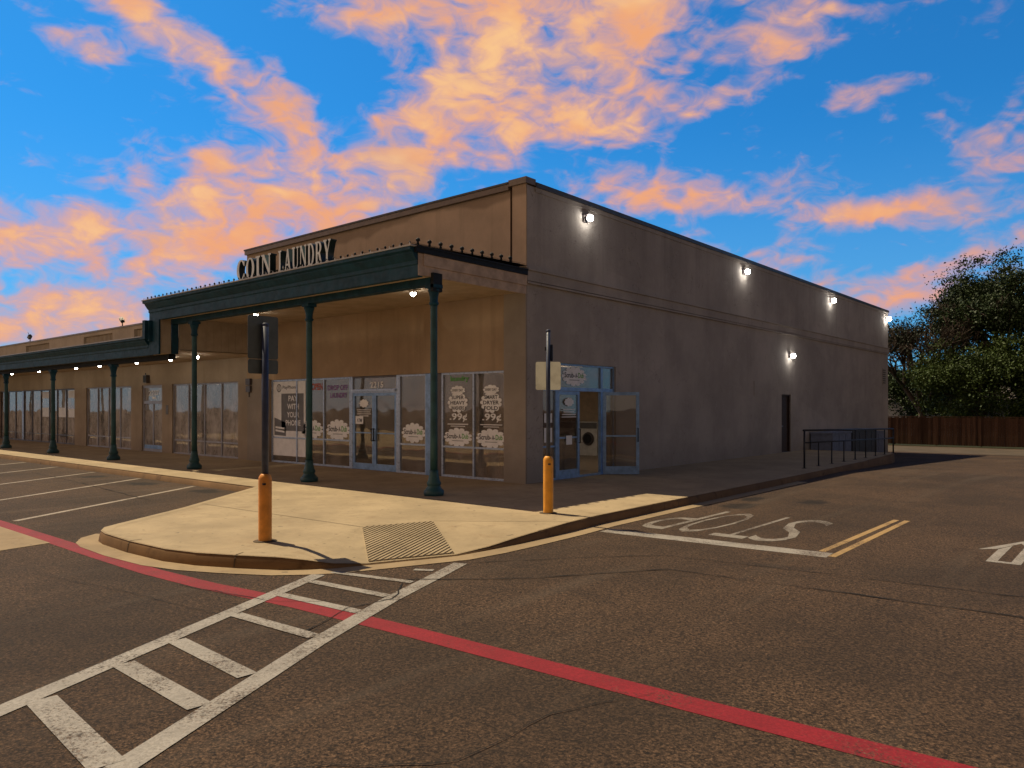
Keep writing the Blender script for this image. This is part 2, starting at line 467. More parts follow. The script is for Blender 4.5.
def gut(i0, i1, wid):
    for i in range(i0, i1):
        q = []
        for j, o in ((i, .022), (i+1, .022), (i+1, wid), (i, wid)):
            x, y, _ = outer[j]; n = nrm[j]; q.append((x + n.x*o, y + n.y*o, zg(y) + .007))
        gt.poly(q, 'gutter')
gut(3, 22, .30)
gt.poly([(-1.17, -8.58, .0065), (-.86, -8.95, .0065), (-.5, -9.08, .0065), (-.72, -8.8, .0065)], 'gutter')
struct(gt, 'gutter_strip')

# concrete joints (narrow real gaps drawn as dark strips set just above the slab)
def strip(mb, p, q, w, m, lift=.005):
    p, q = Vector(p), Vector(q); d = (q - p); n = Vector((d.y, -d.x, 0)).normalized() * w / 2
    up = Vector((0, 0, lift)); mb.poly([p + n + up, q + n + up, q - n + up, p - n + up], m)
jt = MB()
for a, b in (((-2.2, -6.45), (2.0, -6.22)), ((-3.0, -3.3), (3.9, -3.3)), ((2.4, -5.15), (4.0, -3.9)),
             ((-1.5, -3.3), (-1.5, 0)), ((2.0, -6.22), (2.4, -5.15)), ((1.7, -3.3), (1.7, 0))):
    strip(jt, (*a, ZT), (*b, ZT), .012, 'joint')
for k in range(12): strip(jt, (-5 - 4.5*k, -4.1, ZT), (-5 - 4.5*k, -.1, ZT), .012, 'joint')
for k in range(8): strip(jt, (.1, 1.2 + 2.1*k, ZT), (3.7 - .05*k, 1.2 + 2.1*k, ZT), .012, 'joint')
struct(jt, 'pavement_joints')
kj = MB()
for i in (7, 10, 20):
    x, y, zt = outer[i]; n = nrm[i]; r = ring(i); t_ = Vector((-n.y, n.x, 0)) * .008
    r2 = [Vector(p) + Vector((n.x, n.y, 0)) * .003 + Vector((0, 0, .003)) for p in r[:5]]
    for a, b in zip(r2, r2[1:]): kj.poly([a - t_, b - t_, b + t_, a + t_], 'joint')
struct(kj, 'kerb_joints')

# grooved kerb-ramp pad: raised ribs
rb = MB(); Dp, Cp = Vector(outer[iD]), Vector(outer[iC]); Av, Bv = Vector(A), Vector(B)
def clip(poly, f):
    out = []
    for a, b in zip(poly, poly[1:] + poly[:1]):
        fa, fb = f(a), f(b)
        if fa >= 0: out.append(a)
        if fa * fb < 0: k = fa / (fa - fb); out.append((a[0] + (b[0]-a[0])*k, a[1] + (b[1]-a[1])*k))
    return out
SL, NG = .74, 30
for k in range(NG):                                   # stripes cut slantwise across the pad: rib, then groove
    for part_, lo_, hi_ in (('rib', 0, .55), ('gap', .55, 1)):
        c0 = 1.74 * (k + lo_) / NG; c1 = 1.74 * (k + hi_) / NG
        q = [(.02, .02), (.98, .02), (.98, .97), (.02, .97)]
        q = clip(q, lambda p: p[1] + SL * p[0] - c0); q = clip(q, lambda p: c1 - p[1] - SL * p[0]) if len(q) > 2 else q
        if len(q) < 3: continue
        P3 = [Av.lerp(Bv, u).lerp(Dp.lerp(Cp, u), v) for u, v in q]
        if part_ == 'gap': rb.poly([p + Vector((0, 0, .006)) for p in P3], 'joint'); continue
        n = len(P3); b0_ = len(rb.v); rb.v += [tuple(p + Vector((0, 0, -.01))) for p in P3] + [tuple(p + Vector((0, 0, .016))) for p in P3]
        rb.face([b0_ + n + z for z in range(n)], 'walk')
        for z in range(n): z2 = (z + 1) % n; rb.face((b0_ + z, b0_ + z2, b0_ + n + z2, b0_ + n + z), 'walk')
struct(rb, 'ramp_grooves')

# ------------------------------------------------------------------ road markings
Z1, Z2 = .003, .003
def ribbon(mb, pts, w, m, z):
    P = [Vector((x, y, 0)) for x, y in pts]; L = []; Rr = []
    for i, p in enumerate(P):
        d = (P[min(i+1, len(P)-1)] - P[max(i-1, 0)]).normalized(); n = Vector((d.y, -d.x, 0))
        ww = w[i] if isinstance(w, (list, tuple)) else w
        L.append(p + n*ww/2 + Vector((0, 0, zg(p.y) + z))); Rr.append(p - n*ww/2 + Vector((0, 0, zg(p.y) + z)))
    for i in range(len(P)-1): mb.poly([L[i], L[i+1], Rr[i+1], Rr[i]], m)
rd = MB()
ribbon(rd, [(-30, -9.22), (-3.5, -9.2), (-.8, -9.2), (.6, -9.21), (2.0, -9.2), (3.1, -9.12), (4.5, -8.92), (5.84, -8.82), (7.0, -8.76), (8.5, -8.69), (9.7, -8.62), (14, -8.4), (30, -7.7)], .235, 'red_paint', Z2)
struct(rd, 'red_fire_lane_line')
S_ = Vector((-.425, .905)); N_ = Vector((.905, .425))
def ns(n, s): return tuple(N_ * n + S_ * s)
cw = MB()
ribbon(cw, [ns(-.13, -15.5), ns(-.14, -12), ns(-.17, -8.82)], .165, 'white_paint', Z2 + .003)
ribbon(cw, [ns(1.2, -15.5), ns(1.15, -13.2), ns(1.05, -11), ns(1.06, -9.6), ns(1.12, -8.6), ns(1.16, -7.82)], .175, 'white_paint', Z2 + .003)
for (n0, s0), (n1, s1), w in (((-.09, -8.66), (.985, -8.88), .1), ((-.08, -9.13), (.975, -9.49), .12), ((-.08, -9.72), (.97, -10.09), .12), ((-.07, -10.46), (.96, -10.86), .13),
                              ((-.06, -11.24), (.97, -11.78), .15), ((-.05, -11.81), (1.01, -12.33), .16), ((-.05, -12.5), (1.06, -13.12), .18), ((.76, -8.3), (.99, -8.28), .09)):
    ribbon(cw, [ns(n0, s0), ns(n1, s1)], w, 'white_paint', Z2 + .0045)
struct(cw, 'crosswalk_ladder')
sb = MB(); ribbon(sb, [(4.34, -3.42), (7.58, -3.2)], .34, 'white_paint', Z1); struct(sb, 'stop_bar')
yl = MB()
ribbon(yl, [(7.42, -3.0), (7.45, .6)], .09, 'yellow_paint', Z1)
ribbon(yl, [(7.63, -3.28), (7.61, .62)], .09, 'yellow_paint', Z1); struct(yl, 'yellow_double_line')
sl = MB()
for ch, x0, x1 in (('S', 6.22, 6.78), ('T', 5.72, 6.24), ('O', 5.02, 5.58), ('P', 4.44, 4.95)):
    sl.mesh(text_mesh(ch), 'letter_paint', Matrix.Translation(((x0+x1)/2, -.28, Z1)) @ Matrix.Rotation(PI, 4, 'Z') @ Matrix.Diagonal((x1-x0, 2.5, 1, 1)))
struct(sl, 'stop_lettering')
ar = MB()
def apoly(pts): ar.poly([(x, y, Z1) for x, y in pts], 'white_paint')
# outlined arrow pointing away, shaft of two strokes
apoly([(8.93, -1.50), (9.32, -.42), (9.32, -.66), (9.12, -1.32)])
apoly([(9.71, -1.50), (9.52, -1.32), (9.32, -.66), (9.32, -.42)])
apoly([(9.14, -1.33), (9.14, -2.34), (9.25, -2.34), (9.25, -.93)])
apoly([(9.39, -.93), (9.39, -2.34), (9.50, -2.34), (9.50, -1.33)])
apoly([(9.25, -2.22), (9.25, -2.34), (9.39, -2.34), (9.39, -2.22)])
struct(ar, 'lane_arrow')
st = MB()
for k in range(14):
    x = -6.6 - 2.95*k; ribbon(st, [(x + 3.03, -8.95), (x, -4.40)], .12, 'faint_paint', Z1)
struct(st, 'parking_stall_lines')
ck = MB()
def crack(pts, w=.022, seed=0):
    rnd = random.Random(seed); out = []
    for (x0, y0), (x1, y1) in zip(pts, pts[1:]):
        n = max(2, int(math.hypot(x1-x0, y1-y0) / .16))
        for k in range(n):
            f = k / n; out.append((x0 + (x1-x0)*f + rnd.uniform(-.022, .022), y0 + (y1-y0)*f + rnd.uniform(-.022, .022)))
    out.append(pts[-1])
    ribbon(ck, out, [w * rnd.uniform(.3, 1.3) for _ in out], 'crack', .0085)
crack([(4.35, -6.6), (4.8, -5.99), (5.42, -5.17), (6.03, -4.54), (7.1, -4.42), (8.14, -4.29), (9.72, -4.12), (14, -3.7)], .02, 1)
crack([(4.5, -7.6), (5.43, -6.74), (5.96, -5.97), (6.43, -5.26), (7.4, -5.2), (8.38, -5.09), (9.82, -4.98), (14, -4.6)], .026, 2)
crack([(2.9, -9.3), (4.3, -9.0), (5.2, -8.1)], .010, 3)
crack([(1.1, -10.1), (3.0, -9.75), (4.3, -9.6)], .007, 4)
crack([(8.2, -8.7), (7.9, -9.4), (7.9, -10.2), (7.2, -10.9)], .008, 6)
crack([(5.3, -9.35), (5.0, -8.7), (5.05, -8.2), (4.6, -7.7)], .02, 7)
crack([(-14, -5.6), (-9, -5.9), (-4.6, -6.3)], .02, 8)
struct(ck, 'asphalt_cracks')

# ------------------------------------------------------------------ walls with openings
def wall(mb, axis, pos, thick, u0, u1, z0, z1, holes, m, m_in=None):
    """axis 'y': wall along x at y=pos .. pos+thick; axis 'x': wall along y at x=pos .. pos-thick. holes (u0,u1,z0,z1)"""
    us = sorted({u0, u1, *[h[0] for h in holes], *[h[1] for h in holes]}); zs = sorted({z0, z1, *[h[2] for h in holes], *[h[3] for h in holes]})
    us = [u for u in us if u0 <= u <= u1]; zs = [z for z in zs if z0 <= z <= z1]
    def solid(i, j):
        if i < 0 or j < 0 or i >= len(us)-1 or j >= len(zs)-1: return False
        u = (us[i]+us[i+1])/2; z = (zs[j]+zs[j+1])/2
        return not any(h[0] < u < h[1] and h[2] < z < h[3] for h in holes)
    def P(u, z, d): return (u, pos + d, z) if axis == 'y' else (pos - d, u, z)
    mi = m_in or m
    for i in range(len(us)-1):
        for j in range(len(zs)-1):
            if not solid(i, j): continue
            a, b, c, d = us[i], us[i+1], zs[j], zs[j+1]
            mb.poly([P(a,c,0), P(b,c,0), P(b,d,0), P(a,d,0)], m)
            mb.poly([P(a,c,thick), P(b,c,thick), P(b,d,thick), P(a,d,thick)], mi)
            for cond, q in ((solid(i-1,j), [P(a,c,0),P(a,d,0),P(a,d,thick),P(a,c,thick)]), (solid(i+1,j), [P(b,c,0),P(b,d,0),P(b,d,thick),P(b,c,thick)]),
                            (solid(i,j-1), [P(a,c,0),P(b,c,0),P(b,c,thick),P(a,c,thick)]), (solid(i,j+1), [P(a,d,0),P(b,d,0),P(b,d,thick),P(a,d,thick)])):
                if not cond: mb.poly(q, m)

# ------------------------------------------------------------------ laundry building
H = 6.97
XL = -11.86
bld = thing('laundry_building', 'tall tan stucco laundry block at the corner with its long shaded side wall', 'building', (-5.9, 15, 0))
WX = [(-10.49, -6.46), (-6.46, -4.42), (-4.42, -3.35), (-2.8, -.66)]
front_hole = (-10.49, -.66, .152, 2.73)
w = MB()
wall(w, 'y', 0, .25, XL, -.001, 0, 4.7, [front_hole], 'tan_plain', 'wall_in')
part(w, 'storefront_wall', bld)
w = MB(); wall(w, 'y', 0.002, .246, XL, -.5, 4.702, H - .13, [], 'tan'); part(w, 'parapet_wall', bld)
w = MB()
w.box(-.41, -.03, 5.005, -.004, -.001, H - .06, 'tan')
w.box(-.5, .03, 5.005, -.412, .2, H - .1, 'reveal')
part(w, 'corner_pilaster', bld)
w = MB(); w.box(-.655, -.045, .05, -.003, -.002, 4.65, 'pier'); part(w, 'pier', bld)
w = MB(); w.box(-11.8, -.03, .05, -10.5, -.002, 2.78, 'pier'); part(w, 'pier', bld)
w = MB(); w.box(-3.36, -.03, 2.735, -3.02, -.002, 4.52, 'tan_plain'); part(w, 'wall_strip', bld)
ent_hole = (.58, 3.67, .152, 2.93); door_hole = (15.2, 16.15, .152, 2.36)
w = MB()
wall(w, 'x', 0, .25, .25, 30.2, -.8, H - .09, [ent_hole, door_hole], 'grey', 'wall_in')
wall(w, 'x', 0, .25, 0.0, .248, -.8, H - .09, [], 'grey')
part(w, 'side_wall', bld)
w = MB()
w.box(XL, 29.95, -.8, -.252, 30.2, H - .09, 'grey'); w.box(XL, .25, 0, XL + .25, 29.948, H - .09, 'grey')
part(w, 'rear_wall', bld)
w = MB(); w.box(XL + .26, .26, 6.3, -.26, 29.94, 6.45, 'roof'); part(w, 'flat_roof', bld)
w = MB()
w.box(XL - .03, -.07, H - .13, -.5, .28, H + .0, 'coping'); w.box(XL - .05, -.09, H + .001, -.5, .3, H + .045, 'dark_coping')
w.box(-.498, -.07, H - .06, .03, .28, H + .08, 'coping')
part(w, 'front_coping', bld)
w = MB(); w.box(-.3, .282, H - .088, .045, 30.25, H + .02, 'dark_coping'); w.box(-.27, .282, H - .2, .02, 30.2, H - .09, 'grey'); part(w, 'side_coping', bld)
w = MB()
w.box(.001, -.04, 4.72, .05, 30.2, 4.95, 'grey'); w.box(.001, -.05, 4.952, .085, 30.2, 5.0, 'grey'); w.box(.001, -.045, 4.655, .065, 30.2, 4.70, 'grey')
part(w, 'belt_course', bld)
w = MB()                                            # ventilation grille near the back corner
w.box(.002, 29.05, 3.05, .03, 29.6, 3.9, 'grey')
for k in range(7): w.box(.03, 29.1, 3.11 + k*.11, .05, 29.55, 3.16 + k*.11, 'dark_coping')
part(w, 'vent_grille', bld)
w = MB(); w.box(.002, 12.6, 2.3, .015, 12.95, 2.8, 'grey'); part(w, 'patch_plate', bld)
# steel door in the side wall
w = MB(); w.box(-.16, 15.26, .155, -.1, 16.09, 2.3, 'doorbrown')
dr = part(w, 'side_door', bld, 'plain dark brown steel door in the side wall')
w = MB(); w.box(-.18, 15.2, .153, -.04, 15.258, 2.36, 'doorbrown'); w.box(-.18, 16.092, .153, -.04, 16.15, 2.36, 'doorbrown'); w.box(-.18, 15.26, 2.302, -.04, 16.09, 2.36, 'doorbrown'); part(w, 'door_frame', dr)
w = MB(); w.tube((-.1, 15.34, 1.15), (-.05, 15.34, 1.15), .012, .012, 'alu'); w.tube((-.05, 15.33, 1.15), (-.05, 15.46, 1.15), .011, .011, 'alu'); part(w, 'handle', dr)

def frame_rect(mb, x0, x1, z0, z1, y0, y1, t, m, ax='y'):
    def bx(a, b, c, d):
        if ax == 'y': mb.box(a, y0, c, b, y1, d, m)
        else: mb.box(-y0, a, c, -y1, b, d, m)
    bx(x0, x1, z0, z0 + t); bx(x0, x1, z1 - t, z1); bx(x0, x0 + t, z0 + t + .001, z1 - t - .001); bx(x1 - t, x1, z0 + t + .001, z1 - t - .001)
def bars(mb, xs, zs, x0, x1, z0, z1, y0, y1, t, m, ax='y', tz=None):
    tz = tz or t
    def bx(a, b, c, d, e=0):
        if ax == 'y': mb.box(a, y0 + e, c, b, y1 - e, d, m)
        else: mb.box(-(y0 + e), a, c, -(y1 - e), b, d, m)
    for x in xs: bx(x - t/2, x + t/2, z0, z1)
    for z in zs: bx(x0, x1, z - tz/2, z + tz/2, .004)
def pane(mb, x0, x1, z0, z1, y, m='glass', ax='y'):
    if ax == 'y': mb.box(x0, y, z0, x1, y + .008, z1, m)
    else: mb.box(-y, x0, z0, -y - .008, x1, z1, m)

Y0, Y1, YG = .05, .13, .085      # frame depth and glass plane behind the wall face
def window(parent, x0, x1, mulls, rail_z, fm, z0=.155, z1=2.728, glass='glass', name='window', t=.05):
    f = MB(); frame_rect(f, x0, x1, z0, z1, Y0, Y1, t, fm)
    bars(f, mulls, [rail_z], x0 + t, x1 - t, z0 + t, z1 - t, Y0, Y1, .045, fm)
    o = part(f, name, parent)
    gl = MB(); pane(gl, x0 + t*.5, x1 - t*.5, z0 + t*.5, z1 - t*.5, YG, glass); part(gl, 'glass', o)
    return o
def scrub(mb, frame, at, w, h, seed=3, sub=True):
    put_poly(mb, bubble(w, h, 13, seed), frame, at, 'white_film')
    off = frame @ Vector((0, 0, .002)); a = Vector(at) + off
    up = frame @ Vector((0, 1, 0)); rt = frame @ Vector((1, 0, 0))
    put_text(mb, 'Scrub-', frame, a - rt * w*.19 + up * (-h*.08), w*.40, h*.28, 'ink')
    put_text(mb, 'A-', frame, a + rt * w*.08 + up * (-h*.08), w*.1, h*.25, 'ink')
    put_text(mb, 'Dub', frame, a + rt * w*.26 + up * (-h*.08), w*.22, h*.28, 'green_vinyl')
    if sub:
        put_poly(mb, rect(w*.4, h*.03, 0, -h*.2), frame, a, 'grey_vinyl')

YD = YG - .006
w1 = window(bld, -10.49, -6.462, [-9.11, -7.73], .93, 'alu', glass='glass')
w1['label'] = 'wide storefront window of three lights left of the double door'
# poster: PAY WITH YOUR PHONE
d = MB()
px = -9.78
put_poly(d, rect(1.75, 2.3, -9.55, 1.52), FRONT, (0, YD, 0), 'white_film')
put_poly(d, rect(1.2, 1.15, -9.37, 1.72), FRONT, (0, YD - .002, 0), 'grey_vinyl')
for k, s in enumerate(('PAY', 'WITH', 'YOUR', 'PHONE')):
    put_text(d, s, FRONT, (-9.33, YD - .004, 2.06 - k*.25), (.5, .62, .66, .8)[k], .17, 'white_film')
ringp = [(.13*math.cos(2*PI*k/24), .13*math.sin(2*PI*k/24)) for k in range(24)]
put_poly(d, ringp, FRONT, (-10.1, YD - .002, 2.47), 'grey_vinyl'); put_poly(d, [(x*.72, y*.72) for x, y in ringp], FRONT, (-10.1, YD - .003, 2.47), 'white_film')
put_poly(d, rect(.05, .15), FRONT, (-10.1, YD - .004, 2.47), 'grey_vinyl')
put_text(d, 'PayPhone', FRONT, (-9.5, YD - .003, 2.41), .8, .13, 'grey_vinyl')
put_poly(d, [(-10.36, 1.0), (-9.72, .98), (-9.72, 1.4), (-10.36, 1.55)], FRONT, (0, YD - .002, 0), 'grey_vinyl')
put_poly(d, [(-10.3, 1.12), (-9.8, 1.08), (-9.8, 1.14), (-10.3, 1.18)], FRONT, (0, YD - .004, 0), 'white_film')
put_poly(d, [(-10.3, 1.22), (-9.8, 1.18), (-9.8, 1.24), (-10.3, 1.28)], FRONT, (0, YD - .004, 0), 'white_film')
part(d, 'poster', w1, 'white poster reading pay with your phone')
d = MB(); scrub(d, FRONT, (-8.35, YD, 1.22), 1.15, .55, 4); part(d, 'decal', w1)
d = MB(); scrub(d, FRONT, (-7.08, YD, 1.22), 1.12, .58, 5); part(d, 'decal', w1)
d = MB()
put_text(d, 'OPEN', FRONT, (-8.1, YD, 2.38), .55, .2, 'red_vinyl'); part(d, 'lettering', w1)
d = MB(); put_text(d, 'DROP OFF', FRONT, (-7.1, YD, 2.36), .95, .15, 'purple_vinyl'); put_text(d, 'LAUNDRY', FRONT, (-7.05, YD, 2.14), .8, .15, 'purple_vinyl')
part(d, 'lettering', w1)

# double entrance door with transom
def leaf(parent, x0, x1, z0, z1, fm, hinge_side, name='door', handle=True):
    f = MB(); t = .075
    frame_rect(f, x0, x1, z0, z1, Y0 + .01, Y1 - .015, t, fm); f.box(x0 + t, Y0 + .012, z0 + t, x1 - t, Y1 - .017, z0 + .17, fm)
    bars(f, [], [1.17], x0 + t, x1 - t, z0, z1, Y0 + .02, Y1 - .02, .03, fm)
    o = part(f, name, parent)
    gl = MB(); pane(gl, x0 + t*.5, x1 - t*.5, z0 + t*.5, z1 - t*.5, YG, 'glass_clear'); part(gl, 'glass', o)
    h = MB(); hx = x1 - .04 if hinge_side < 0 else x0 + .04
    h.tube((hx, Y0 - .05, .95), (hx, Y0 - .05, 1.3), .014, .014, 'black'); h.tube((hx, Y0 + .012, .97), (hx, Y0 - .05, .97), .01, .01, 'black'); h.tube((hx, Y0 + .012, 1.28), (hx, Y0 - .05, 1.28), .01, .01, 'black')
    part(h, 'handle', o)
    return o
f = MB()
f.box(-6.458, Y0, .155, -6.37, Y1, 2.728, 'alu'); f.box(-4.51, Y0, .155, -4.424, Y1, 2.728, 'alu'); f.box(-6.369, Y0, 2.27, -4.511, Y1, 2.37, 'alu'); f.box(-6.369, Y0, 2.68, -4.511, Y1, 2.728, 'bronze')
f.box(-6.36, Y0 - .05, 2.31, -4.52, Y0 - .002, 2.36, 'alu')
te = part(f, 'transom', bld)
gl = MB(); pane(gl, -6.368, -4.512, 2.372, 2.678, YG); part(gl, 'glass', te)
d = MB(); put_text(d, '2215', FRONT, (-5.35, YD, 2.40), .56, .17, 'white_film'); part(d, 'street_number', te)
dl = leaf(bld, -6.365, -5.445, .16, 2.265, 'alu_blue', -1); dl2 = leaf(bld, -5.435, -4.515, .16, 2.265, 'alu_blue', 1)
d = MB()
put_poly(d, bubble(.42, .22, 9), FRONT, (-5.9, YD, 1.98), 'white_film')
for k in range(4): put_poly(d, rect((.62, .56, .6, .4)[k], .018, -5.9, 1.80 - .055*k), FRONT, (0, YD, 0), 'white_film')
part(d, 'decal', dl)
d = MB(); put_poly(d, rect(.34, .22, -6.1, 1.52), FRONT, (0, YD, 0), 'white_film'); put_text(d, 'ATM', FRONT, (-6.1, YD - .002, 1.46), .22, .1, 'ink'); part(d, 'notice', dl)
w2 = window(bld, -4.42, -3.352, [], .91, 'alu'); w2['label'] = 'narrow window between the double door and the blue post'
d = MB(); scrub(d, FRONT, (-3.87, YD, 1.21), .93, .5, 6); part(d, 'decal', w2)
f = MB(); f.box(-3.35, Y0 - .03, .155, -3.09, Y1, 2.728, 'alu_blue'); f.box(-3.088, Y0 + .01, .155, -2.802, Y1, 2.728, 'bronze'); part(f, 'storefront_post', bld)
w3 = window(bld, -2.8, -.662, [-1.71], .9, 'alu'); w3['label'] = 'corner window of two lights with two .99 cent price decals'
for x, words, seed in ((-2.26, ('SUPER', 'HEAVY', 'WASHERS'), 7), (-1.16, ('SMART', 'DRYER', 'FOLD'), 8)):
    d = MB()
    put_poly(d, bubble(.52, .22, 9), FRONT, (x, YD, 2.29), 'white_film'); put_text(d, 'EVERY DAY', FRONT, (x, YD - .002, 2.26), .36, .06, 'ink')
    put_poly(d, bubble(.70, .48, 11), FRONT, (x, YD - .003, 1.99), 'white_film')
    for k, s in enumerate(words): put_text(d, s, FRONT, (x, YD - .005, 2.07 - .13*k), (.42, .5, .44)[k], .09, 'ink')
    put_text(d, '.99\u00a2', FRONT, (x + .02, YD - .001, 1.52), .60, .21, 'white_film')
    put_poly(d, rect(.7, .02, x, 1.46), FRONT, (0, YD, 0), 'white_film'); put_poly(d, rect(.5, .015, x, 1.41), FRONT, (0, YD, 0), 'white_film')
    part(d, 'price_decal', w3)
    d = MB(); scrub(d, FRONT, (x, YD - .001, 1.14), .98, .44, seed); part(d, 'decal', w3)
d = MB(); put_text(d, 'laundry', FRONT, (-2.2, YD, 2.48), .62, .16, 'green_vinyl'); part(d, 'lettering', w3)

# entry in the side wall: transom, sidelights, one leaf standing open
XG = .085
f = MB()
frame_rect(f, .582, 3.668, .155, 2.928, .05, .13, .045, 'alu_blue', 'x')
bars(f, [1.17, 3.08], [2.31], .63, 3.62, .2, 2.882, .05, .13, .085, 'alu_blue', 'x')
bars(f, [], [.95], .63, 1.12, .2, 2.28, .055, .125, .04, 'alu_blue', 'x')
en = part(f, 'side_entrance', bld, 'blue framed entrance in the side wall')
gl = MB()
pane(gl, .60, 1.15, .18, 2.29, XG, 'glass', 'x'); pane(gl, 3.1, 3.65, .18, 2.29, XG, 'glass', 'x'); pane(gl, .60, 3.65, 2.33, 2.91, XG, 'glass', 'x')
part(gl, 'glass', en)
d = MB(); scrub(d, SIDE, (-XG + .004, 1.93, 2.63), 1.05, .46, 9)
part(d, 'decal', en)
for zz, hh in ((1.62, .22), (1.22, .34)): d = MB(); put_poly(d, rect(.3, hh, .88, zz), SIDE, (-XG + .004, 0, 0), 'white_film'); part(d, 'notice', en)
def side_leaf(loc, rz, width, name):
    """leaf built along local +x from the hinge, thickness in y"""
    z0, z1 = .165, 2.26; t = .08
    T = Matrix.Translation(loc) @ Matrix.Rotation(rz, 4, 'Z')
    f = MB()
    for a in ((0, -.022, z0, width, .022, z0 + .2), (0, -.022, z1 - t, width, .022, z1), (0, -.022, z0 + .201, t, .022, z1 - t - .001), (width - t, -.022, z0 + .201, width, .022, z1 - t - .001), (t, -.012, 1.12, width - t, .012, 1.16)):
        f.box(*a, 'alu_blue', T)
    o = part(f, name, bld)
    gl = MB(); gl.box(t*.6, -.004, z0 + .15, width - t*.6, .004, z1 - t*.6, 'glass_clear', T); part(gl, 'glass', o)
    h = MB()
    for s in (-1, 1):
        p = [T @ Vector((width - .04, s*.023, z)) for z in (1.0, 1.34)]; q = [T @ Vector((width - .04, s*.07, z)) for z in (1.0, 1.34)]
        h.tube(q[0], q[1], .013, .013, 'black'); h.tube(p[0], q[0], .01, .01, 'black'); h.tube(p[1], q[1], .01, .01, 'black')
    part(h, 'handle', o)
    return o, T
c_, T_ = side_leaf((-.09, 1.22, 0), PI/2, .91, 'door')
d = MB()
put_poly(d, bubble(.4, .2, 9), SIDE, (-.06, 1.68, 2.0), 'white_film')
for k in range(4): put_poly(d, rect((.5, .44, .55, .6)[k], .02, 1.68, 1.82 - .06*k), SIDE, (-.06, 0, 0), 'white_film')
part(d, 'decal', c_)
d = MB(); put_poly(d, rect(.24, .22, 1.68, 1.08), SIDE, (-.06, 0, 0), 'white_film'); part(d, 'notice', c_)
o_, T_ = side_leaf((.0, 3.06, 0), math.atan2(.65, .76) + .02, .93, 'open_door'); o_['label'] = 'glazed door leaf standing open outwards'

# interior of the laundry: floor, back and side partition, ceiling
w = MB()
w.box(-11.5, .26, .0, -.26, 9.9, .153, 'floor_in'); part(w, 'interior_floor', bld)
w = MB(); w.box(-11.6, 9.901, 0, -.26, 10.0, 3.2, 'wall_in'); w.box(-11.6, .26, 0, -11.5, 9.9, 3.2, 'wall_in'); part(w, 'interior_partition', bld)
w = MB(); w.box(-11.6, .26, 3.22, -.26, 10.0, 3.3, 'white_metal'); part(w, 'ceiling', bld)
for X in (-9.5, -6.5, -3.5, -1.3):
    for Y in (2.6, 6.2):
        w = MB(); w.box(X - .3, Y - .6, 3.165, X + .3, Y + .6, 3.218, 'white_metal'); lf = part(w, 'ceiling_light', bld)
        w = MB(); w.poly([(X - .26, Y - .56, 3.163), (X + .26, Y - .56, 3.163), (X + .26, Y + .56, 3.163), (X - .26, Y + .56, 3.163)], 'tube_light'); part(w, 'diffuser', lf)

# ------------------------------------------------------------------ strip wing on the left
XW = -50.0; HW = 5.2
wing = thing('shop_row', 'long low tan shop row stretching away left of the tall block', 'building', (-30, 8, 0))
uB = (-17.13, -12.42, .155, 2.73); uD = (-19.85, -17.86, .155, 2.73); uA = (-25.33, -20.68, .155, 2.73); uC = (-37.4, -26.67, .155, 2.73); uE = (-47.5, -38.4, .155, 2.73)
uD = (-19.7, -17.95, .155, 2.73)
lou = [(-20.4 - 7.55*k - (0), -17.1 - 7.55*k, 4.3, 5.0) for k in range(0)]
rec = [(-33.2, -29.9, 4.2, 5.0), (-25.6, -22.5, 4.2, 5.0), (-20.4, -17.4, 4.2, 5.0), (-41.0, -37.8, 4.2, 5.0)]
w = MB(); wall(w, 'y', 0, .25, XW, XL - .002, 0, HW - .06, [uB, uD, uA, uC, uE] + rec, 'wing'); part(w, 'front_wall', wing)
w = MB(); w.box(XW, .25, 0, XW + .25, 18, HW - .1, 'wing'); w.box(XW + .25, 17.75, 0, XL - .01, 18, HW - .1, 'wing'); part(w, 'rear_wall', wing)
w = MB(); w.box(XW + .26, .26, 4.6, XL - .02, 17.7, 4.75, 'roof'); part(w, 'flat_roof', wing)
w = MB(); w.box(XW, -.05, HW - .058, XL - .04, .3, HW, 'coping'); part(w, 'coping', wing)
for a, b, c, d_ in rec:
    w = MB(); w.box(a + .003, .14, c, b - .003, .2, d_ - .003, 'louvre')
    n = 22
    for k in range(n): w.box(a + .02 + (b-a)*k/n, .10, c, a + .075 + (b-a)*k/n, .14, d_ - .03, 'siding')
    part(w, 'clerestory_panel', wing)
def pale_slats(parent, x0, x1, z0, z1):  # slats added behind the glass to give the panes their pale reflected tone
    b = MB(); n = int((x1-x0)/.11)
    for k in range(n):
        x = x0 + (x1-x0)*k/n; s = .012 if k % 2 else -.012
        b.poly([(x, .2+s, z0), (x + (x1-x0)/n, .2-s, z0), (x + (x1-x0)/n, .2-s, z1), (x, .2+s, z1)], 'pale_slat')
    b.box(x0, .19, z1 - .001, x1, .23, z1 + .05, 'mullion')
    part(b, 'pale_slat', parent)
def evenly(a, b, n): return [a + (b-a)*k/n for k in range(1, n)]
wa = window(wing, uB[0]+.002, uB[1]-.002, evenly(uB[0], uB[1], 4), .66, 'mullion', glass='glass_pale_sheen'); wa['label'] = 'wide four light window nearest the tall block'; pale_slats(wa, uB[0]+.05, uB[1]-.05, .2, 2.62)
wb = window(wing, uA[0]+.002, uA[1]-.002, evenly(uA[0], uA[1], 4), .62, 'mullion', glass='glass_pale_sheen'); pale_slats(wb, uA[0]+.05, uA[1]-.05, .2, 2.62)
wc = window(wing, uC[0]+.002, uC[1]-.002, [-27.85, -29, -30.05, -31.2, -32.44, -33.95, -33.62, -35.0, -36.2], .56, 'bronze', glass='glass_pale_sheen'); pale_slats(wc, uC[0]+.05, uC[1]-.05, .2, 2.62)
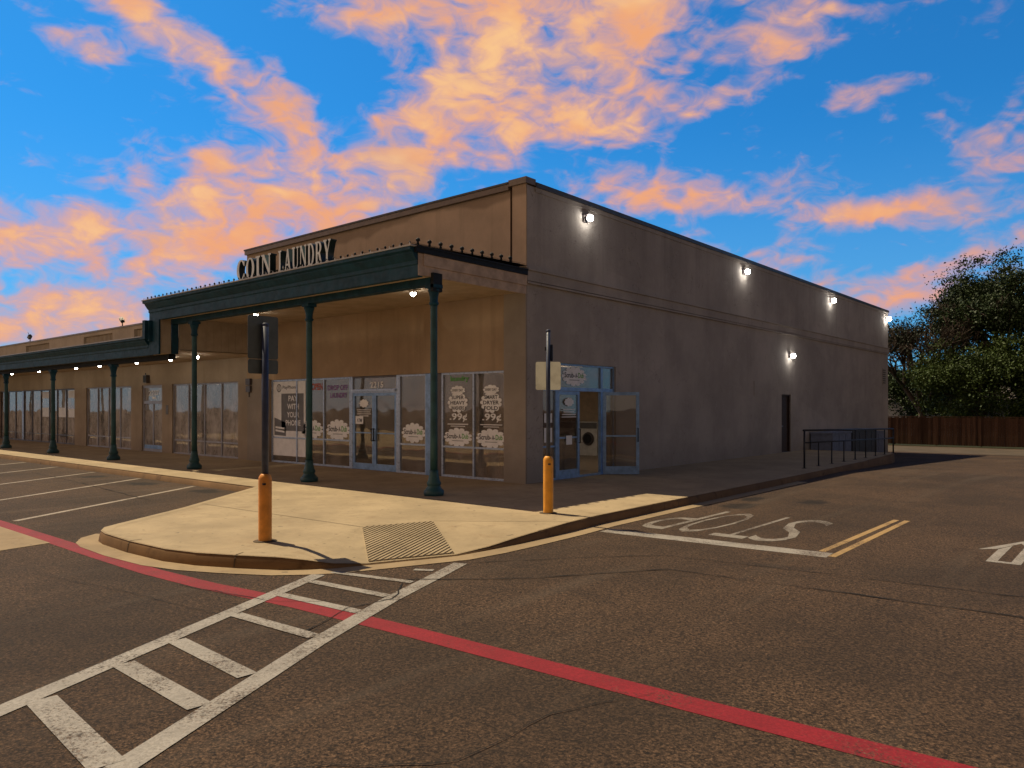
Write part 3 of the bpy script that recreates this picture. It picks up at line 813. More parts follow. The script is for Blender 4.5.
d = MB(); d.box(-33.9, .03, .2, -33.66, .05, 2.7, 'alu'); part(d, 'post', wc)
wd = window(wing, uE[0]+.002, uE[1]-.002, evenly(uE[0], uE[1], 8), .56, 'bronze', glass='glass_pale_sheen'); pale_slats(wd, uE[0]+.05, uE[1]-.05, .2, 2.62)
for x, z0, z1 in ((-30.6, 2.3, 2.62), (-28.4, 1.4, 1.85), (-30.6, 1.4, 1.85), (-27.2, 2.3, 2.65), (-27.2, 1.4, 1.8)):
    d = MB(); put_poly(d, rect(.9, z1 - z0, x, (z0+z1)/2), FRONT, (0, YD, 0), 'white_film'); part(d, 'poster', wc)
# glazed shop door
f = MB(); frame_rect(f, uD[0]+.002, uD[1]-.002, .155, 2.728, Y0, Y1, .1, 'mullion'); f.box(uD[0]+.1, Y0, 2.0, uD[1]-.1, Y1, 2.12, 'mullion'); f.box(uD[0]+.1, Y0+.01, .26, uD[1]-.1, Y1-.01, .40, 'alu_blue')
f.box(-18.86, Y0+.01, .40, -18.79, Y1-.01, 2.0, 'mullion')
dd = part(f, 'shop_door', wing, 'glazed shop door with transom lettering')
gl = MB(); pane(gl, uD[0]+.1, uD[1]-.1, .4, 2.0, YG, 'glass_pale_sheen'); pane(gl, uD[0]+.1, uD[1]-.1, 2.12, 2.63, YG, 'glass_pale_sheen'); part(gl, 'glass', dd)
d = MB(); put_text(d, '2207', FRONT, (-18.82, YD, 2.32), .9, .2, 'white_film'); put_poly(d, rect(.3, .08, -18.8, 2.24), FRONT, (0, YD, 0), 'white_film'); part(d, 'street_number', dd)
pale_slats(dd, uD[0]+.1, uD[1]-.1, .42, 1.98)
w = MB(); w.box(-17.6, -.02, 1.6, -17.42, -.002, 1.95, 'grey_vinyl'); part(w, 'notice_plate', wing)

# electric boxes on the pier, little speaker over the shop door
eb = thing('electric_box', 'two small grey electric boxes on the pier left of the laundry windows', 'electric box', (-11.62, -.03, 2.4))
w = MB(); w.box(-11.75, -.12, 2.6, -11.5, -.032, 2.8, 'bronze'); part(w, 'upper_box', eb)
w = MB(); w.box(-11.75, -.11, 2.36, -11.5, -.032, 2.56, 'bronze'); w.tube((-11.62, -.06, 2.2), (-11.62, -.06, 2.36), .015, .015, 'bronze'); part(w, 'lower_box', eb)
sp = MB(); sp.box(-19.28, -.14, 2.82, -18.98, -.002, 3.12, 'bronze'); sp.box(-19.25, -.15, 2.85, -19.01, -.139, 3.09, 'black'); sp.tube((-19.13, -.1, 3.12), (-19.13, -.1, 3.2), .02, .02, 'bronze')
tag(sp.build('wall_speaker'), 'small dark box fixed to the wall above the shop door', 'speaker')

# ------------------------------------------------------------------ canopies
YF = -3.3
def fascia_prof(zb, zt):
    h = zt - zb
    return [(YF + .12, zb), (YF, zb), (YF, zb + h*.40), (YF - .025, zb + h*.44), (YF - .025, zb + h*.56), (YF - .06, zb + h*.62), (YF - .13, zb + h*.80), (YF - .13, zb + h*.84), (YF - .20, zb + h*.89), (YF - .20, zt), (YF + .12, zt)]
XS, XI = -11.5, -10.85
LB, LT = 3.39, 3.90
ZB, ZTOP = 4.38, 4.93
ca = thing('entrance_canopy', 'tall dark teal canopy on columns along the laundry front', 'canopy', (-5.5, -1.6, 0))
f = MB(); f.sweep_x(fascia_prof(ZB, ZTOP), XS, .012, 'teal')
fa = part(f, 'fascia', ca)
e = MB(); e.box(XS - .02, YF - .22, ZTOP + .002, .05, YF + .12, ZTOP + .028, 'edge_pale'); part(e, 'drip_edge', fa)
f = MB()      # step in the fascia at the end of the tall part
f.box(XS, YF - .20, LT - .06, XS + .16, YF + .03, ZB - .002, 'teal'); f.box(XS + .162, YF - .11, LT - .12, XS + .24, YF + .03, ZB - .002, 'teal'); f.box(XS + .242, YF - .02, LB, XI, YF + .03, ZB - .002, 'teal')
f.box(XS, YF - .02, LB, XS + .24, YF + .03, LT - .122, 'teal')
part(f, 'step_fascia', ca)
f = MB(); f.box(XS + .05, YF + .13, ZB + .03, .0, -2.96, ZB + .06, 'soffit'); f.box(XS + .05, -2.74, ZB + .08, .0, -.06, ZB + .11, 'soffit'); part(f, 'soffit', ca)
f = MB(); f.box(-11.0, -2.95, 4.27, -.02, -2.75, 4.47, 'teal'); f.box(-11.02, -2.94, 3.42, -10.84, -2.76, 4.268, 'teal'); part(f, 'header_beam', ca)
f = MB(); f.box(.01, -2.97, 4.13, .09, -2.73, 4.49, 'edge'); part(f, 'beam_cap', ca)
f = MB()
f.box(-.03, YF + .125, ZB + .03, .022, -.05, ZB + .22, 'endboard'); f.box(-.03, YF + .125, ZB + .222, .045, -.05, ZTOP - .102, 'endboard'); f.box(-.03, YF - .1, ZTOP - .10, .07, -.05, ZTOP - .001, 'edge'); f.box(.03, YF - .06, ZTOP, .085, -.05, ZTOP + .035, 'edge')
f.box(.013, YF + .0, ZB + .02, .022, YF + .124, ZTOP - .102, 'endboard')
part(f, 'end_board', ca)
f = MB()
n = 40                                              # ribbed metal roof
f.poly([(XS, YF - .2, ZTOP + .035), (.06, YF - .2, ZTOP + .035), (.06, -.04, ZTOP + .12), (XS, -.04, ZTOP + .12)], 'edge')
for k in range(n):
    x = XS + .1 + (0 - XS - .1) * k / (n-1)
    f.poly([(x-.02, YF - .20, ZTOP + .03), (x+.02, YF - .20, ZTOP + .03), (x+.012, YF - .20, ZTOP + .075), (x-.012, YF - .20, ZTOP + .075)], 'edge_pale')
    f.poly([(x-.012, YF - .20, ZTOP + .075), (x+.012, YF - .20, ZTOP + .075), (x+.012, -.05, ZTOP + .16), (x-.012, -.05, ZTOP + .16)], 'edge')
part(f, 'metal_roof', ca)
f = MB()
for k in range(22):
    y0 = -2.72 + .118*k
    f.box(XI - .06, y0, 3.56, XI - .03 + .012*(k % 2), y0 + .117, ZB + .078, 'siding')
f.box(XI - .06, YF + .035, 3.42, XI - .02, -2.96, ZB + .028, 'siding')
for k in range(5): f.box(XI - .021, YF + .05 + .06*k, 3.43, XI - .012, YF + .062 + .06*k, ZB + .02, 'siding')
part(f, 'siding_panel', ca)

cl = thing('walkway_canopy', 'long low dark teal canopy along the shop row', 'canopy', (-30, -1.6, 0))
LB, LT = 3.39, 3.90
f = MB(); f.sweep_x(fascia_prof(LB, LT), XW, XS - .003, 'teal'); fa = part(f, 'fascia', cl)
e = MB(); e.box(XW, YF - .22, LT + .002, XS - .03, YF + .12, LT + .03, 'edge_pale'); part(e, 'drip_edge', fa)
f = MB(); f.box(XW, YF + .13, LB + .03, XI - .07, -2.96, LB + .06, 'soffit'); f.box(XW, -2.74, LB + .12, XI - .07, -.06, LB + .15, 'soffit'); part(f, 'soffit', cl)
f = MB(); f.box(XW, -2.95, LB - .12, XI - .18, -2.75, LB + .10, 'edge'); part(f, 'header_beam', cl)
f = MB(); f.poly([(XW, YF - .1, LT + .035), (XS - .03, YF - .1, LT + .035), (XS - .03, -.04, LT + .12), (XW, -.04, LT + .12)], 'roof'); part(f, 'metal_roof', cl)
def column(parent, x, top):
    y = -2.85; z0 = ZT
    c = MB(); c.lathe((x, y, z0), [(.075, .5), (.072, 1.2), (.068, top - z0 - .45), (.072, top - z0 - .40)], 'teal_light')
    o = part(c, 'column', parent)
    b = MB(); b.lathe((x, y, z0), [(.19, 0), (.20, .04), (.20, .09), (.17, .12), (.13, .17), (.125, .20), (.14, .22), (.14, .25), (.115, .30), (.09, .42), (.088, .50)], 'teal_light', 20); part(b, 'base', o)
    k = MB(); k.lathe((x, y, top - .40), [(.078, 0), (.095, .02), (.095, .05), (.08, .07), (.082, .16), (.105, .26), (.118, .28), (.118, .33)], 'teal', 20); k.box(x - .125, y - .12, top - .068, x + .125, y + .12, top - .002, 'teal'); part(k, 'capital', o)
for x in (-.02, -4.2, -9.7): column(ca, x, 4.27)
for x in (-15.15, -20.6, -26.05, -31.5, -37.0, -42.4): column(cl, x, LB - .12)

# little clear bulbs clipped along the canopy edge
sl = thing('string_lights', 'string of small unlit bulbs clipped along the top edge of the tall canopy', 'string lights', (-5, YF, ZTOP + .03))
wv = MB(); wv.tube((XS, YF - .09, ZTOP + .045), (.03, YF - .09, ZTOP + .045), .006, .006, 'edge', 6); wv.tube((.045, YF - .09, ZTOP + .05), (.045, -.3, ZTOP + .12), .006, .006, 'edge', 6); part(wv, 'wire', sl)
bm0 = MB(); bm0.lathe((0, 0, 0), [(.016, 0), (.016, .04), (.012, .05), (.026, .07), (.03, .09), (.024, .115), (.006, .135)], 'edge', 8)
proto = None
spots = [(XS + .1 + .24*k, YF - .09, ZTOP + .045) for k in range(48)] + [(.045, YF - .03 + .3*k, ZTOP + .05 + .007*k) for k in range(10)]
for i, p in enumerate(spots):
    if proto is None: proto = bm0.build('bulb'); o = proto
    else: o = proto.copy(); COL.objects.link(o)
    o.location = p; o.scale = (.8, .8, .65) if i < 48 else (1.5, 1.5, .95); o.parent = sl; o.matrix_parent_inverse = world(sl).inverted()

# ------------------------------------------------------------------ COIN LAUNDRY channel letters
def glyph(ch):
    """outer outline and holes on a unit-height box; returns (width, [loops])"""
    s, t = .17, .075
    def arc(cx, cy, rx, ry, a0, a1, n=20): return [(cx + rx*math.cos(R(a0 + (a1-a0)*k/n)), cy + ry*math.sin(R(a0 + (a1-a0)*k/n))) for k in range(n+1)]
    e = .06
    if ch == 'I': w = .34; return w, [[(0,0),(w,0),(w,t),(w/2+s/2,t),(w/2+s/2,1-t),(w,1-t),(w,1),(0,1),(0,1-t),(w/2-s/2,1-t),(w/2-s/2,t),(0,t)]]
    if ch == 'L': w = .56; return w, [[(0,0),(w,0),(w,.26),(w-.06,.26),(w-.10,t),(.25,t),(.25,1-t),(.34,1-t),(.34,1),(0,1),(0,1-t),(.08,1-t),(.08,t),(0,t)]]
    if ch == 'O': w = .66; return w, [arc(w/2,.5,w/2,.51,0,360,36)[:-1], arc(w/2,.5,w/2-s,.51-.07,0,360,36)[:-1]]
    if ch == 'C':
        w = .62; o = arc(.34,.5,.34,.51,48,312,30); i = arc(.36,.5,.34-s,.51-.075,300,60,26)
        return w, [o + [(w,.05),(w,.32),(w-.05,.32)] + i + [(w-.05,.68),(w,.68),(w,.95)]]
    if ch == 'D':
        w = .66; o = [(0,0),(.3,0)] + arc(.3,.5,w-.3,.5,-90,90,20)[1:] + [(0,1),(0,1-t),(.08,1-t),(.08,t),(0,t)]
        h = [(.25,t)] + arc(.29,.5,w-.3-s+.01,.5-t,-90,90,20) + [(.25,1-t)]
        return w, [o, h]
    if ch == 'N': w = .70; return w, [[(0,0),(.22,0),(.22,t),(.145,t),(.145,.80),(.56,0),(.635,0),(.635,1-t),(w,1-t),(w,1),(.48,1),(.48,1-t),(.56,1-t),(.56,.30),(.21,1),(0,1),(0,1-t),(.07,1-t),(.07,t),(0,t)]]
    if ch == 'A': w = .72; return w, [[(0,0),(.22,0),(.22,t),(.17,t),(.21,.24),(.43,.24),(.47,t),(.40,t),(.40,0),(w,0),(w,t),(.66,t),(.42,1),(.31,1),(.08,t),(0,t)], [(.235,.32),(.41,.32),(.325,.68)]]
    if ch == 'U':
        w = .70; return w, [[(0,1),(0,1-t),(.08,1-t)] + arc(.35,.27,.27,.28,180,360,18) + [(.62,1-t),(w,1-t),(w,1),(.46,1),(.46,1-t),(.545,1-t)] + arc(.395,.27,.15,.19,0,-180,14) + [(.245,1-t),(.33,1-t),(.33,1)]]
    if ch == 'R':
        w = .70; o = [(0,0),(.33,0),(.33,t),(.25,t),(.25,.45),(.33,.45),(.50,0),(w,0),(w,t),(.64,t),(.49,.48)] + arc(.34,.735,.27,.265,-55,90,14) + [(0,1),(0,1-t),(.08,1-t),(.08,t),(0,t)]
        h = [(.25,.53)] + arc(.33,.73,.115,.195,-90,90,12) + [(.25,1-t)]
        return w, [o, h]
    if ch == 'Y': w = .70; return w, [[(.19,0),(.51,0),(.51,t),(.435,t),(.435,.42),(.63,1-t),(w,1-t),(w,1),(.46,1),(.46,1-t),(.545,1-t),(.39,.55),(.24,1-t),(.32,1-t),(.32,1),(0,1),(0,1-t),(.06,1-t),(.265,.42),(.265,t),(.19,t)]]
def channel_letter(ch, parent, x, z, w, h, depth, y):
    gw, loops = glyph(ch)
    cu = D.curves.new('letter', 'CURVE'); cu.dimensions = '2D'; cu.fill_mode = 'BOTH'; cu.extrude = depth / 2
    for lp in loops:
        s = cu.splines.new('POLY'); s.points.add(len(lp)-1)
        for p, (a, b) in zip(s.points, lp): p.co = (a/gw*w, b*h, 0, 1)
        s.use_cyclic_u = True
    ob = D.objects.new('letter', cu); COL.objects.link(ob)
    dg = bpy.context.evaluated_depsgraph_get(); dg.update()
    me = D.meshes.new_from_object(ob.evaluated_get(dg)); D.objects.remove(ob); D.curves.remove(cu)
    me.materials.clear(); me.materials.append(M['letter_face']); me.materials.append(M['letter_side'])
    me.transform(Matrix.Translation((x, y + depth/2, z)) @ FRONT)
    me.update()
    for p in me.polygons: p.material_index = 0 if p.normal.y < -.9 else 1
    me.name = 'letter'
    o = D.objects.new('letter', me); COL.objects.link(o); o.parent = parent; o.matrix_parent_inverse = world(parent).inverted()
    return o
sign = thing('shop_sign', 'raised serif channel letters spelling coin laundry above the tall canopy', 'shop sign', (-4.5, YF, ZTOP + .06))
SZ, SH, DEP, SY = ZTOP + .04, .50, .16, YF - .10
def word(s, x0, x1, gap=.10):
    ws = [glyph(c)[0] for c in s]; tot = sum(ws) + gap*(len(s)-1); k = (x1-x0)/tot; x = x0
    for c, wd in zip(s, ws):
        channel_letter(c, sign, x, SZ, wd*k, SH, DEP, SY); x += (wd + gap)*k
word('COIN', -6.45, -4.93); word('LAUNDRY', -4.62, -2.62)
w = MB(); w.box(-6.5, SY + DEP + .002, SZ - .012, -2.6, SY + DEP + .03, SZ + .04, 'edge'); part(w, 'mounting_rail', sign)
sg2 = thing('shop_sign', 'last dark channel letter of a sign at the far left edge of the photo', 'shop sign', (-25.4, YF, LT + .05))
channel_letter('A', sg2, -25.75, LT + .04, .55, .42, .16, SY).parent = sg2

# ------------------------------------------------------------------ lamps
def soffit_lamp(x, y, z, label, group):
    t = thing('soffit_lamp', label, 'lamp', (x, y, z), group)
    h = MB(); h.lathe((x, y, z - .07), [(.06, 0), (.085, .01), (.085, .055), (.06, .068)], 'white_metal', 16); part(h, 'housing', t)
    b = MB(); b.sphere((x, y, z - .085), .06, 'bulb', 12); part(b, 'bulb', t)
zc = ZB + .08
soffit_lamp(-7.85, -2.05, zc, 'lit soffit lamp under the tall canopy above the dark double sign panel', 'soffit lamps')
soffit_lamp(-1.68, -1.9, zc, 'lit soffit lamp under the tall canopy beside the corner column', 'soffit lamps')
zl = LB + .12
lows = [(-11.75, 'lit soffit lamp right behind the column at the step between the two canopies'), (-13.5, 'lit soffit lamp under the low canopy over the shop window nearest the tall block'),
        (-16.0, 'lit soffit lamp under the low canopy just right of the shop door'), (-19.2, 'lit soffit lamp under the low canopy just left of the shop door'), (-21.5, 'lit soffit lamp under the low canopy, left one of a close pair'),
        (-25.65, 'second lit soffit lamp from the left end of the low canopy'), (-29.2, 'leftmost visible lit soffit lamp under the low canopy')]
for x, lb in lows: soffit_lamp(x, -1.75, zl, lb, 'soffit lamps')
def wall_lamp(y, z, label):
    t = thing('wall_lamp', label, 'lamp', (0, y, z), 'wall lamps on the side wall')
    h = MB(); h.box(.002, y - .10, z - .08, .04, y + .10, z + .10, 'bronze'); h.tube((.04, y, z), (.10, y, z), .05, .07, 'bronze', 14); h.box(.04, y - .09, z + .075, .17, y + .09, z + .095, 'bronze'); part(h, 'housing', t)
    b = MB(); b.sphere((.165, y, z), .075 + y * .0012, 'bulb', 14); part(b, 'bulb', t)
wall_lamp(2.26, 6.53, 'lit wall lamp high on the side wall nearest the front corner')
wall_lamp(11.68, 6.5, 'second lit wall lamp from the front corner high on the side wall')
wall_lamp(20.8, 6.5, 'third lit wall lamp from the front corner high on the side wall')
wall_lamp(29.75, 6.5, 'lit wall lamp high at the rear corner of the side wall')
wall_lamp(15.95, 3.85, 'single lit wall lamp lower down above the brown side door')
def flood(x, z, flip, label):
    t = thing('roof_floodlight', label, 'floodlight', (x, .1, HW), 'floodlights on the shop row parapet')
    p = MB(); p.tube((x, .1, HW), (x, .1, z), .025, .02, 'black', 8); p.box(x - .08, .04, HW + .001, x + .08, .18, HW + .03, 'black'); part(p, 'bracket', t)
    T = Matrix.Translation((x, .08, z + .06)) @ Matrix.Rotation(R(35*flip), 4, 'Y') @ Matrix.Rotation(R(25), 4, 'X')
    h = MB(); h.box(-.11, -.07, -.07, .11, .07, .07, 'black', T); h.box(-.10, -.074, -.06, .10, -.0701, .06, 'grey_vinyl', T); h.tube(T @ Vector((.07, 0, .06)), T @ Vector((.14, 0, .2)), .014, .009, 'black', 8); part(h, 'lamp_head', t)
flood(-21.75, 5.42, 1, 'dark floodlight on the shop row parapet nearer the tall block')
flood(-32.9, 5.4, -1, 'dark floodlight on the shop row parapet towards the left end')

# ------------------------------------------------------------------ sign posts in sleeves
def sign_post(x, y, sleeve_h, top, rp, sm, label):
    t = thing('sign_post', label, 'sign post', (x, y, ZT))
    s = MB(); s.lathe((x, y, ZT), [(.084, 0), (.083, .02), (.083, sleeve_h - .06), (.078, sleeve_h - .03), (.06, sleeve_h), (.045, sleeve_h + .01)], sm, 24)
    a_ = -.9; s.box(x + .05, y - .072, ZT + sleeve_h - .13, x + .075, y - .03, ZT + sleeve_h - .105, 'black'); so = part(s, 'sleeve', t)
    d = MB(); d.lathe((x, y, ZT), [(.15, .002), (.14, .008), (.09, .012)], 'joint', 18); part(d, 'footing', so)
    p = MB(); p.tube((x, y, ZT + sleeve_h - .02), (x, y, ZT + top), rp, rp, 'post', 14)
    p.lathe((x, y, ZT + top), [(rp + .004, -.03), (rp + .004, .004), (rp*.5, .015)], 'post', 14); po = part(p, 'pole', t)
    return t
sp1 = sign_post(1.98, -7.74, .86, 2.80, .044, 'orange', 'sign post in a dull orange sleeve with a dark double sign panel')
def panel(parent, x, y, ang, w, z0, z1, off, m, name='sign_panel'):
    T = Matrix.Translation((x, y, 0)) @ Matrix.Rotation(ang, 4, 'Z')
    p = MB()
    r = .03; pts = []
    for cx, cz, a0 in ((w/2-r, z1-r, 0), (-w/2+r, z1-r, 90), (-w/2+r, z0+r, 180), (w/2-r, z0+r, 270)):
        for k in range(5): a = R(a0 + 22.5*k); pts.append((cx + r*math.cos(a), cz + r*math.sin(a)))
    i = len(p.v)
    for yy in (off, off + .005): p.v += [tuple(T @ Vector((a, yy, b))) for a, b in pts]
    n = len(pts); p.face([i+k for k in range(n)], m); p.face([i+n+k for k in range(n)][::-1], m)
    for k in range(n): l = (k+1) % n; p.face((i+k, i+l, i+n+l, i+n+k), m)
    o = part(p, name, parent)
    b = MB()
    for z in (z0 + (z1-z0)*.2, z0 + (z1-z0)*.8):
        q = T @ Vector((0, off - .002, z)); q2 = T @ Vector((0, off - .012, z)); b.tube(q, q2, .011, .009, 'black', 8)
    part(b, 'bolt', o)
a1 = PI / 2 - .06
panel(sp1, 1.98, -7.74, a1, .42, 2.50, 3.06, .05, 'signdark'); panel(sp1, 1.98, -7.74, a1, .42, 2.31, 2.495, .05, 'signdark')
sp2 = sign_post(3.19, -3.34, .92, 2.98, .034, 'yellow', 'sign post in a bright yellow sleeve near the side entrance')
panel(sp2, 3.19, -3.34, YAW, .41, 2.16, 2.62, .04, 'signback')
w = MB(); w.box(3.20, -3.31, 2.63, 3.235, -3.275, 2.90, 'black'); w.box(3.14, -3.37, 2.80, 3.165, -3.34, 2.86, 'black'); part(w, 'bracket', sp2)

# ------------------------------------------------------------------ railing on the side walk
rl = thing('handrail', 'black steel railing along the raised walk beside the side wall', 'railing', (3.3, 13, ZT))
pa, pb = Vector((3.22, 8.4, ZT)), Vector((3.26, 17.75, ZT))
def rp(f, z): p = pa.lerp(pb, f); return (p.x, p.y, ZT + z - .16*f)
w = MB(); w.tube(rp(-.008, 1.07), rp(1, 1.07), .028, .028, 'rail', 10); part(w, 'top_rail', rl)
w = MB(); w.tube(rp(0, .72), rp(1, .72), .02, .02, 'rail', 8); part(w, 'middle_rail', rl)
for k in range(9):
    f_ = k / 8; w = MB(); p = pa.lerp(pb, f_); top = 1.07 if k in (0, 8) else (.72 if k < 4 else 1.07)
    q = rp(f_, top); w.tube((p.x, p.y, ZT), q, .028 if k in (0, 8) else .02, .028 if k in (0, 8) else .02, 'rail', 8); w.box(p.x - .05, p.y - .05, ZT + .001, p.x + .05, p.y + .05, ZT + .012, 'rail'); part(w, 'post', rl)
def cabinet(y0, y1, h, m, label, dep=.9):  # made-up boxes standing in for pale and dark patches along the wall
    zb = zg((y0+y1)/2)
    t = thing('standin_box', label, 'cabinet', (.5, (y0+y1)/2, zb))
    b = MB(); b.box(.06, y0, zb - .05, dep, y1, zb + h - .06, m); part(b, 'body', t)
    b = MB(); b.box(.04, y0 - .03, zb + h - .058, dep + .04, y1 + .03, zb + h, m); part(b, 'lid', t)
    b = MB(); n = max(2, int((y1-y0)/.8))
    for k in range(n): a = y0 + (y1-y0)*(k+.04)/n; c = y0 + (y1-y0)*(k+.96)/n; b.box(dep, a, zb + .1, dep + .015, c, zb + h - .12, m)
    part(b, 'door', t)
cabinet(18.2, 20.7, 1.1, 'cabinet', 'pale blue-grey stand-in box for lighter wall behind the railing near the brown side door')
cabinet(20.9, 24.6, 1.2, 'cabdark', 'dark charcoal stand-in box behind the middle of the railing')
cabinet(24.8, 28.0, 1.1, 'cabinet', 'pale blue-grey stand-in box for lighter wall behind the far end of the railing', .35)

# ------------------------------------------------------------------ laundry furniture behind the glass
def chair(x, y, rz, label):
    t = thing('chair', label, 'chair', (0, 0, 0), 'chairs inside the laundry')
    z = .155
    s = MB(); s.box(-.2, -.2, z + .43, .2, .2, z + .46, 'white_metal'); part(s, 'seat', t)
    b = MB(); b.box(-.2, .18, z + .6, .2, .2, z + .86, 'white_metal'); part(b, 'backrest', t)
    for a, c in ((-.18, -.18), (.18, -.18), (-.18, .18), (.18, .18)):
        l = MB(); l.tube((a, c, z), (a, c, z + (.84 if c > 0 else .43)), .013, .013, 'white_metal', 6); part(l, 'leg', t)
    t.location = (x, y, 0); t.rotation_euler = (0, 0, rz)
chair(-7.3, .9, .3, 'white chair seen through the glass under the decal left of the double door'); chair(-6.9, 1.7, 2.6, 'white chair deeper inside left of the double door')
chair(-3.9, .95, -.4, 'white chair seen through the narrow window right of the double door'); chair(-2.1, 1.3, 1.2, 'white chair behind the left light of the corner window')
def table(x, y, label):
    t = thing('folding_table', label, 'table', (x, y, .155), 'tables inside the laundry')
    s = MB(); s.box(x - .9, y - .4, .9, x + .9, y + .4, .94, 'white_metal'); part(s, 'tabletop', t)
    for a in (-.8, .8):
        for b in (-.33, .33): l = MB(); l.box(x + a - .025, y + b - .025, .155, x + a + .025, y + b + .025, .9, 'bronze'); part(l, 'leg', t)
table(-5.2, 3.6, 'white topped folding table straight behind the double door'); table(-1.9, 3.2, 'white topped folding table behind the corner window')
pw = None
for k in range(9):
    x = -10.6 + 1.0*k
    t = thing('washing_machine', 'white front-loading washing machine in the row along the laundry back wall', 'washing machine', (x, 9.4, .155), 'washing machines along the back wall')
    if pw is None:
        b = MB(); b.box(x - .38, 9.05, .155, x + .38, 9.85, 1.35, 'white_metal'); b0 = part(b, 'body', t)
        dr_ = MB(); dr_.tube((x, 9.05, .75), (x, 8.99, .75), .24, .22, 'bronze', 20); dr_.tube((x, 8.99, .75), (x, 8.985, .75), .17, .17, 'winglass', 20); d0 = part(dr_, 'door', t)
        cp = MB(); cp.box(x - .36, 9.03, 1.12, x + .36, 9.05, 1.32, 'grey_vinyl'); c0 = part(cp, 'control_panel', t); pw = t
    else:
        for src in (b0, d0, c0):
            c = src.copy(); COL.objects.link(c); c.parent = t; c.matrix_parent_inverse = src.matrix_parent_inverse.copy()

# ------------------------------------------------------------------ fence, house, trees at the back
zf = zg(39.5)
fe = thing('wooden_fence', 'reddish brown board fence along the back of the lot', 'fence', (8, 39.5, zf))
fb = MB(); rnd = random.Random(3); x = -14.0
while x < 46:
    h = 1.75 + rnd.uniform(-.025, .025); d_ = rnd.uniform(-.006, .006)
    fb.box(x, 39.5 + d_, zf + .05, x + .136, 39.52 + d_, zf + h, 'fence'); x += .142
part(fb, 'picket_panel', fe)
for z in (.35, 1.5):
    w = MB(); w.box(-14, 39.53, zf + z, 46, 39.57, zf + z + .09, 'fence'); part(w, 'rail', fe)
w = MB(); w.box(-14, 39.47, zf + 1.78, 46, 39.56, zf + 1.82, 'fence'); part(w, 'cap_rail', fe)
for k in range(25):
    w = MB(); X = -14 + 2.4*k; w.box(X, 39.575, zf, X + .09, 39.66, zf + 1.72, 'fence'); part(w, 'post', fe)

ho = thing('house', 'small pale grey house half hidden by trees behind the fence', 'house', (1, 60, zf))
w = MB(); w.box(-9, 56, zf, 6, 64, zf + 3.0, 'house'); part(w, 'wall', ho)
w = MB(); z0 = zf + 3.0
w.poly([(-9.5, 55.4, z0), (6.5, 55.4, z0), (6.5, 60, z0 + 1.9), (-9.5, 60, z0 + 1.9)], 'shingle'); w.poly([(-9.5, 64.6, z0), (6.5, 64.6, z0), (6.5, 60, z0 + 1.9), (-9.5, 60, z0 + 1.9)], 'shingle')
w.poly([(-9, 56, z0), (-9, 64, z0), (-9, 60, z0 + 1.65)], 'house'); w.poly([(6, 56, z0), (6, 64, z0), (6, 60, z0 + 1.65)], 'house'); part(w, 'roof', ho)
for X in (-5, -1.5, 2.2):
    w = MB(); w.box(X, 55.93, zf + 1.0, X + 1.4, 55.998, zf + 2.4, 'white_metal'); wo = part(w, 'window', ho)
    w = MB(); w.box(X + .08, 55.92, zf + 1.08, X + 1.32, 55.929, zf + 2.32, 'winglass'); part(w, 'pane', wo)

